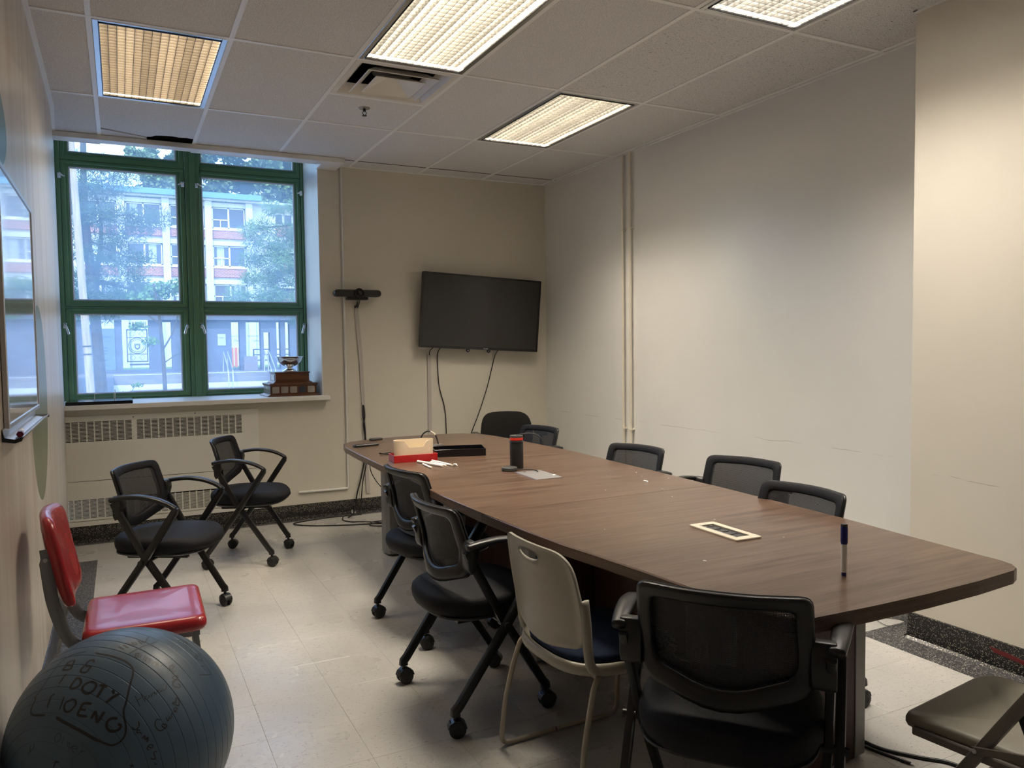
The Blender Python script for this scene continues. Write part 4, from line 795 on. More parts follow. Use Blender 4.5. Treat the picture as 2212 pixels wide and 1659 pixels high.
def nesting_chair(label, loc, rz, group):
    t = thing('nesting_chair', label, 'chair', loc, rz, group)
    cushion('seat', t, 'seat_fabric', .247, .238, .400, .478, cx0=.013, ex=2.9)
    bm = bmesh.new(); n = 40
    def ol(s, z): return [(.015+math.copysign(abs(math.cos(2*PI*i/n))**(2/3.2), math.cos(2*PI*i/n))*.240*s, math.copysign(abs(math.sin(2*PI*i/n))**(2/3.2), math.sin(2*PI*i/n))*.234*s, z) for i in range(n)]
    loft(bm, [ol(.72, .384), ol(.90, .389), ol(.965, .397), ol(.965, .404), ol(.90, .406)]); new_obj('seat_pan', bm, 'black_plastic', t, smooth=True)
    # back frame ring
    O = rpoly([(-.210, .815, .030), (0, .818, .1), (.210, .815, .030), (.216, .64, .10), (.204, .556, .030), (0, .490, .22), (-.204, .556, .030), (-.216, .64, .10)], 4)
    I = rpoly([(-.172, .778, .022), (0, .781, .1), (.172, .778, .022), (.178, .64, .10), (.164, .600, .040), (0, .546, .20), (-.164, .600, .040), (-.178, .64, .10)], 4)
    def ring(w, dx): return [(back_x(o_[0]*(1-w)+i_[0]*w, o_[1]*(1-w)+i_[1]*w)+dx, o_[0]*(1-w)+i_[0]*w, o_[1]*(1-w)+i_[1]*w) for o_, i_ in zip(O, I)]
    bm = bmesh.new(); loft(bm, [ring(0, .004), ring(-.01, -.006), ring(.08, -.012), ring(.30, -.0135), ring(.75, -.0125), ring(.92, -.010), ring(1.0, -.004), ring(1.0, .003), ring(.5, .005)], closed=True); new_obj('back_frame', bm, 'black_plastic', t, smooth='all')
    cz = .65; bm = bmesh.new(); R = []
    for w in (1.0, .93, .8, .6, .4, .2, .02): R.append([(back_x(o_[0]*w, cz+(o_[1]-cz)*w)+.010, o_[0]*w, cz+(o_[1]-cz)*w) for o_ in O])
    loft(bm, R, cap0=False); new_obj('back_mesh', bm, 'mesh', t, smooth='all')
    bm = bmesh.new()   # padded border wrapped over the front of the frame
    loft(bm, [ring(-.01, .006), ring(-.015, .012), ring(.10, .017), ring(.80, .0165), ring(.98, .012), ring(.98, .0075)], closed=True); new_obj('fabric_border', bm, 'seat_fabric', t, smooth='all')
    for s in (-1, 1):
        ys = s*.262
        bm = bmesh.new(); prof = [(.012, .700), (.020, .690), (.022, .655), (.006, .590), (-.012, .580), (-.022, .600), (-.026, .670), (-.018, .700)]
        hub = [[(back_x(.214, .66)+px, s*(.205 if k == 0 else .205+.058*k), z) for px, z in prof] for k in (0, .5, 1)]
        loft(bm, hub); new_obj('arm_hub', bm, 'black_plastic', t, smooth=True, bevel=.004, segs=2)
        arm = catmull([(-.150, ys, .682), (-.090, s*.268, .694), (-.010, s*.274, .700), (.075, s*.278, .688), (.140, s*.278, .664), (.178, s*.276, .640)], 5); nA = len(arm)
        bm = bmesh.new(); sweep(bm, arm, [.019+.006*math.sin(PI*min(1, i/(nA*.8))) for i in range(nA)], 10, ref=(0, 1, 0), ra=[.012-.002*i/nA for i in range(nA)], ex=3); new_obj('armrest', bm, 'black_plastic', t, smooth='all')
        # leg from arm tip down to the rear caster, and leg from hub down to the front caster
        bm = bmesh.new(); lr = [(.180, s*.274, .645), (.172, s*.274, .625), (.128, s*.273, .560), (.0, s*.270, .370), (-.190, s*.262, .110), (-.205, s*.261, .095), (-.206, s*.261, .078)]
        sweep(bm, lr, [.012, .013, .013, .013, .013, .0135, .014], 10, ref=(0, 1, 0), ra=[.010, .018, .019, .018, .017, .018, .018], ex=4); new_obj('leg', bm, 'black_metal', t, smooth=True)
        bm = bmesh.new(); lf = [(-.150, s*.250, .665), (-.125, s*.249, .625), (-.0, s*.243, .395), (.182, s*.226, .112), (.196, s*.224, .095), (.197, s*.224, .078)]
        sweep(bm, lf, [.012, .012, .012, .012, .0135, .014], 10, ref=(0, 1, 0), ra=[.010, .017, .018, .017, .018, .018], ex=4); new_obj('leg', bm, 'black_metal', t, smooth=True)
        bm = bmesh.new(); cyl(bm, (0, .378), .012, min(s*.228, s*.292), max(s*.228, s*.292), 14, axis='y'); new_obj('pivot', bm, 'black_metal', t)
        caster(t, -.206, s*.261, random.uniform(-1.2, 1.2)+PI); caster(t, .197, s*.224, random.uniform(-.9, .9)+PI)
    bm = bmesh.new(); cyl(bm, (.012, .372), .0095, -.236, .236, 12, axis='y'); new_obj('cross_bar', bm, 'black_metal', t, smooth=True)
    bm = bmesh.new(); box(bm, -.14, .17, -.150, -.125, .366, .386); box(bm, -.14, .17, .125, .150, .366, .386); new_obj('seat_rail', bm, 'black_metal', t, bevel=.003)
    
    return t
R_ = math.radians
proto = nesting_chair('black mesh-back armchair by the left wall, behind the red vinyl chair', (.270, -.850, 0), R_(-29), 'black mesh-back nesting chairs')
index_kids()
for (lab, x, y, a) in (
    ('black mesh-back armchair standing free in front of the radiator grilles', .825, .200, -24),
    ('black mesh-back chair at the left table side, farther of the two in front', 1.475, -1.585, 8),
    ('black mesh-back chair at the left table side, directly behind the cream chair', 1.312, -2.430, 2),
    ('large foreground black mesh-back chair seen from behind at the near table end', 1.495, -3.700, 40),
    ('black mesh-back chair across the table, nearest the paired wall pipes', 2.600, -1.560, 191),
    ('black mesh-back chair across the table, middle of the right side three', 2.760, -2.280, 195),
    ('black mesh-back chair across the table, nearest the wall pier', 2.395, -2.960, 181),
    ('black mesh-back chair half hidden beside the round-shouldered office chair', 2.650, -.290, 189)):
    c = copy_tree(proto); c.location = (x, y, 0); c.rotation_euler = (0, 0, R_(a)); c['label'] = lab

# round-shouldered office chair in the far corner
t = thing('office_chair', 'black office chair with a rounded upholstered back in the far corner', 'chair', (2.98, .55, 0), R_(-104), None)
cushion('seat', t, 'dark_fabric', .24, .24, .42, .49)
bm = bmesh.new()
def ocx(y, z, d): return -.22-.10*(z-.5)+.07*(y/.22)**2+d
O = rpoly([(-.200, .835, .10), (0, .845, .1), (.200, .835, .10), (.235, .64, .10), (.20, .50, .08), (0, .49, .1), (-.20, .50, .08), (-.235, .64, .10)], 5)
loft(bm, [[(ocx(p.x*w, .66+(p.y-.66)*w, d), p.x*w, .66+(p.y-.66)*w) for p in O] for w, d in ((.05, -.028), (.6, -.030), (.92, -.024), (1.0, -.005), (1.0, .012), (.95, .030), (.7, .042), (.3, .045), (.05, .045))]); new_obj('backrest', bm, 'dark_fabric', t, smooth='all')
bm = bmesh.new(); sweep(bm, catmull([(-.24, 0, .60), (-.25, 0, .50), (-.20, 0, .41), (-.05, 0, .40)], 5), .025, 8, ref=(0, 1, 0), ra=.008); new_obj('back_support', bm, 'black_metal', t)
for s in (-1, 1):
    bm = bmesh.new(); sweep(bm, catmull([(-.10, s*.20, .41), (-.10, s*.28, .42), (-.08, s*.285, .55), (-.08, s*.28, .655)], 5), .014, 8); new_obj('arm_post', bm, 'black_plastic', t, smooth='all')
    bm = bmesh.new(); loft(bm, [[(x, y, z) for x, y in rrect(-.20+e, .06-e, s*.275-.03+e, s*.275+.03-e, .02, 3)] for e, z in ((.004, .655), (0, .660), (0, .672), (.005, .680))]); new_obj('armrest', bm, 'black_plastic', t, smooth=True)
bm = bmesh.new(); cyl(bm, (0, 0), .026, .10, .41, 16); cyl(bm, (0, 0), .05, .06, .12, 16); new_obj('gas_column', bm, 'black_metal', t, smooth=True)
for k in range(5):
    a = 2*PI*k/5+.3; bm = bmesh.new(); sweep(bm, [(.03*math.cos(a), .03*math.sin(a), .10), (.28*math.cos(a), .28*math.sin(a), .080)], [.028, .016], 8, ref=(0, 0, 1), ra=[.018, .014]); new_obj('leg', bm, 'black_plastic', t, smooth=True)
    caster(t, .28*math.cos(a), .28*math.sin(a), a)

# cream shell chair with blue seat
t = thing('shell_chair', 'cream plastic shell chair with a blue seat pad on a chipped cream wire sled base', 'chair', (1.462, -3.100, 0), R_(1))
def sx(y, z): return -.205-.055*max(0, (z-.45)/.34)**1.6+.042*(y/.21)**2-.012*math.sin(PI*min(1, max(0, (z-.45)/.34)))
O = rpoly([(-.200, .792, .085), (0, .800, .10), (.200, .792, .085), (.220, .62, .14), (.204, .500, .04), (0, .458, .22), (-.204, .500, .04), (-.220, .62, .14)], 7); n = len(O)
a0 = [math.atan2(p.y-.757, p.x) for p in O]
I = [Vector((.062*math.cos(a), .757+.0155*math.sin(a))) for a in a0]
def rr_(w, d): return [(sx((1-w)*o_.x+w*i_.x, (1-w)*o_.y+w*i_.y)+d, (1-w)*o_.x+w*i_.x, (1-w)*o_.y+w*i_.y) for o_, i_ in zip(O, I)]
bm = bmesh.new(); loft(bm, [rr_(0, -.006), rr_(.012, -.009), rr_(.05, -.0045)]+[rr_(w, -.0035) for w in (.2, .4, .6, .8, .93)]+[rr_(.975, -.006), rr_(1.0, -.003), rr_(1.0, .003)]+[rr_(w, .0015) for w in (.93, .8, .6, .4, .2, .05)]+[rr_(0, .002)], closed=True); new_obj('back_shell', bm, 'shell', t, smooth='all')
bm = bmesh.new(); n = 44
def oo(s, z, hx=.232, hy=.236, ex=2.9): return [(.005+math.copysign(abs(math.cos(2*PI*i/n))**(2/ex), math.cos(2*PI*i/n))*hx*s, math.copysign(abs(math.sin(2*PI*i/n))**(2/ex), math.sin(2*PI*i/n))*hy*s, z) for i in range(n)]
loft(bm, [oo(.80, .408), oo(.93, .406), oo(.985, .416), oo(1.0, .430), oo(.985, .444), oo(.95, .448), oo(.90, .442), oo(.88, .430)]); new_obj('seat_pan', bm, 'shell', t, smooth='all')
cushion('seat_pad', t, 'navy', .208, .210, .436, .466, cx0=.006, dome=.006, waterfall=.008)
for s in (-1, 1):
    bm = bmesh.new(); sweep(bm, catmull([(-.135, s*.203, .425), (-.160, s*.207, .450), (-.170, s*.208, .51), (-.177, s*.213, .58), (-.186, s*.2165, .652)], 5), [.013]*12+[.0125, .0125, .012, .012, .011, .010, .010, .009, .007], 10, ref=(0, 1, 0), ra=.016); new_obj('back_sleeve', bm, 'shell', t, smooth='all')
    rod = [(-.130, s*.205, .404), (-.152, s*.220, .396), (-.172, s*.232, .360), (-.212, s*.246, .20), (-.226, s*.258, .060), (-.222, s*.262, .025), (-.200, s*.264, .0115), (-.14, s*.264, .0110), (.0, s*.264, .0110), (.18, s*.264, .0110), (.235, s*.264, .0115), (.262, s*.262, .030), (.264, s*.256, .080), (.250, s*.232, .32), (.235, s*.222, .385), (.19, s*.205, .404)]
    bm = bmesh.new(); sweep(bm, catmull(rod, 5), .0088, 10, ref=(0, 1, 0)); new_obj('sled_rod', bm, 'cream_rod', t, smooth='all')
bm = bmesh.new(); cyl(bm, (.19, .404), .0085, -.206, .206, 10, axis='y'); new_obj('cross_rod', bm, 'cream_rod', t, smooth=True); bm = bmesh.new(); cyl(bm, (-.13, .404), .0085, -.206, .206, 10, axis='y'); new_obj('cross_rod', bm, 'cream_rod', t, smooth=True)
for s in (-1, 1): new_obj('stacking_block', mbox(.10, .15, s*.19-.015, s*.19+.015, .375, .412), 'shell', t, bevel=.004)

# red vinyl chair
t = thing('red_chair', 'old red vinyl side chair with grey flat-bar steel legs against the left wall', 'chair', (.125, -2.070, 0), R_(-1), None)
def pad(name, ringf, levels, m):
    bm = bmesh.new(); loft(bm, [ringf(*l) for l in levels]); return new_obj(name, bm, m, t, smooth='all')
Ps = rpoly([(-.195, -.225, .05), (.205, -.235, .045), (.205, .235, .045), (-.195, .225, .05)], 6)
zf = lambda x: .006*(x/.2)**2
pad('seat', lambda s, z: [(p.x*s, p.y*s, z-.012+zf(p.x*s)) for p in Ps], [(.90, .412), (.97, .416), (1.0, .428), (1.0, .440), (.985, .452), (.95, .461), (.88, .4650), (.75, .4662), (.6, .4670), (.4, .4676), (.2, .468), (.05, .4682)], 'red_vinyl')
bx_ = lambda y, z: -.250-.20*(z-.53)+.028*(y/.2)**2+.010*((z-.68)/.16)**2
Pb = rpoly([(-.200, .845, .07), (0, .862, .1), (.200, .845, .07), (.198, .535, .07), (0, .520, .1), (-.198, .535, .07)], 6)
pad('backrest', lambda s, d: [(bx_(p.x*s, .69+(p.y-.69)*s)+d, p.x*s, .69+(p.y-.69)*s) for p in Pb], [(.05, -.018), (.7, -.018), (.94, -.016), (.99, -.010), (1.0, 0), (.99, .012), (.95, .020), (.85, .025), (.7, .027), (.5, .028), (.3, .028), (.05, .028)], 'red_vinyl')
for s in (-1, 1):
    y = s*.165
    bm = bmesh.new(); sweep(bm, catmull([(-.296, y, .745), (-.290, y, .68), (-.274, y, .55), (-.235, y, .43), (-.185, y, .385), (-.150, y, .36)], 5), .0035, 6, ref=(0, 1, 0), ra=[.014]*4+[.020]*22, ex=6); new_obj('upright', bm, 'grey_leg', t, smooth=True)
    bm = bmesh.new(); cyl(bm, (-.293, .71), .007, min(y*1.0-s*.0, y)-.008, max(y, y)+.008, 10, axis='y'); new_obj('bolt', bm, 'steel', t)
    bm = bmesh.new(); sweep(bm, [(-.150, s*.185, .405), (-.205, s*.200, .20), (-.245, s*.210, .014)], .013, 8, ref=(0, 1, 0), ra=.010, ex=5); l = new_obj('leg', bm, 'grey_leg', t)
    bm = bmesh.new(); cyl(bm, (-.246, s*.210), .015, 0, .02, 12); new_obj('foot_cap', bm, 'rubber', l)
    bm = bmesh.new(); sweep(bm, [(.165, s*.185, .405), (.185, s*.195, .20), (.200, s*.205, .014)], .013, 8, ref=(0, 1, 0), ra=.010, ex=5); l = new_obj('leg', bm, 'grey_leg', t)
    bm = bmesh.new(); cyl(bm, (.2005, s*.205), .015, 0, .02, 12); new_obj('foot_cap', bm, 'rubber', l)
    new_obj('side_rail', mbox(-.17, .18, s*.185-.012, s*.185+.012, .382, .404), 'grey_leg', t)
new_obj('front_rail', mbox(.155, .175, -.18, .18, .382, .402), 'grey_leg', t); new_obj('rear_rail', mbox(-.17, -.15, -.18, .18, .382, .402), 'grey_leg', t)

# folding chair at the near end
t = thing('folding_chair', 'grey brown folding chair cut off by the right bottom corner, facing the table end', 'chair', (2.115, -4.085, 0), R_(97))
Ps = rpoly([(-.19, -.205, .03), (.195, -.225, .06), (.195, .225, .06), (-.19, .205, .03)], 6)
pad('seat', lambda s, z: [(p.x*s, p.y*s*(1 if s > .5 else 1), z-.012*max(0, (p.x-.12)/.08)**2) for p in Ps], [(.93, .410), (.985, .412), (1.0, .420), (1.0, .432), (.985, .440), (.94, .444), (.6, .436), (.1, .433)], 'fold_plastic')
for s in (-1, 1):
    y = s*.232
    new_obj('seat_rail', mbox(-.20, .155, s*.222-.008, s*.222+.008, .396, .418), 'fold_metal', t, bevel=.003)
    bm = bmesh.new(); sweep(bm, [(.235, y, .013), (.0, y, .402), (-.10, y, .568), (-.245, y, .80), (-.262, y*.97, .83)], .0125, 10, ref=(0, 1, 0), ra=.015, ex=2.6); l = new_obj('leg', bm, 'fold_metal', t, smooth=True)
    bm = bmesh.new(); cyl(bm, (.238, y), .018, 0, .03, 12); new_obj('foot_cap', bm, 'rubber', l)
    y2 = s*.205
    bm = bmesh.new(); sweep(bm, [(-.105, y2, .515), (-.30, y2, .013)], .011, 10, ref=(0, 1, 0), ra=.014, ex=2.6); l = new_obj('leg', bm, 'fold_metal', t, smooth=True)
    bm = bmesh.new(); sweep(bm, [(-.093, y2, .547), (-.115, y2, .492)], .0125, 10, ref=(0, 1, 0), ra=.0155, ex=2.6); new_obj('sleeve', bm, 'rubber', l, smooth=True)
    bm = bmesh.new(); cyl(bm, (-.304, y2), .016, 0, .03, 12); new_obj('foot_cap', bm, 'rubber', l)
    bm = bmesh.new(); sweep(bm, [(-.005, s*.250, .430), (-.135, s*.250, .462)], .0022, 6, ref=(0, 1, 0), ra=.010, ex=6); b2 = new_obj('link_bar', bm, 'fold_metal', t)
    for x, z in ((-.010, .431), (-.130, .461)):
        bm = bmesh.new(); cyl(bm, (x, z), .006, min(s*.214, s*.255), max(s*.214, s*.255), 10, axis='y'); new_obj('rivet', bm, 'steel', b2)
bm = bmesh.new(); cyl(bm, (-.25, .25), .009, -.200, .200, 10, axis='y'); new_obj('cross_bar', bm, 'fold_metal', t, smooth=True)
bm = bmesh.new(); cyl(bm, (.13, .19), .009, -.228, .228, 10, axis='y'); new_obj('cross_bar', bm, 'fold_metal', t, smooth=True)
bm = bmesh.new(); loft(bm, [[(x+.04*(y/.22)**2*1.0, y, z) for x, z in ((-.222, .66), (-.214, .66), (-.262, .83), (-.270, .83))] for y in [-.225+.05*k for k in range(10)]]); new_obj('backrest', bm, 'fold_plastic', t, smooth=True)
cable('power_cable', 'thick black power cable on the floor from near table leg to folding chair', [(2.300, -3.300, .0065), (2.358, -3.370, .0065), (2.375, -3.48, .0065), (2.44, -3.58, .0065), (2.50, -3.66, .0065), (2.50, -3.80, .0065), (2.46, -4.0, .0065), (2.5, -4.3, .0065)], .0062)
t = cable('usb_cable', 'black cable ending in a bare metal plug on the floor by the near table leg', [(2.300, -3.315, .005), (2.335, -3.42, .005), (2.355, -3.50, .005), (2.372, -3.555, .005)], .0048)
bm = bmesh.new(); boxc(bm, (0, 0, 0), (.012, .034, .008)); p = new_obj('plug', bm, 'black_plastic', t, bevel=.002); p.location = (2.377, -3.572, .005); p.rotation_euler = (0, 0, R_(15))
bm = bmesh.new(); boxc(bm, (0, -.022, 0), (.008, .014, .003)); p2 = new_obj('plug_tip', bm, 'alu', p)

# ================================================================== EXERCISE BALL
t = thing('exercise_ball', 'large slate blue exercise ball covered in marker handwriting beside the left wall', 'ball', (.0509, -2.7806, .300))
ax = Vector((-0.64685, -0.76153, -0.04055)).normalized(); q = Vector((0, 0, 1)).rotation_difference(ax)
prof = []; a = 0.0
while a < 180.01:
    d = (a-26.1) % 6.42; d = min(d, 6.42-d); g = .0018*max(0, 1-d/.26) if 8 < a < 172 else 0; prof.append((max(.0006, (.2996-g)*math.sin(math.radians(a))), (.2996-g)*math.cos(math.radians(a))))
    nxt = a+1.4; base = 26.1+6.42*math.ceil((a-26.1+.001)/6.42)
    for st in (base-.42, base-.26, base, base+.26, base-6.16, base-6.0):
        if a+.01 < st < nxt: nxt = st
    a = nxt
bm = bmesh.new(); lathe(bm, prof, n=120); 
for v in bm.verts: v.co = q @ v.co
new_obj('ball_skin', bm, 'ball', t, smooth='all')
bm = bmesh.new(); lathe(bm, [(.012, .2955), (.012, .3006), (.001, .3010)], n=16)
for v in bm.verts: v.co = q @ v.co
new_obj('plug', bm, 'grey_plastic', t, smooth=True)
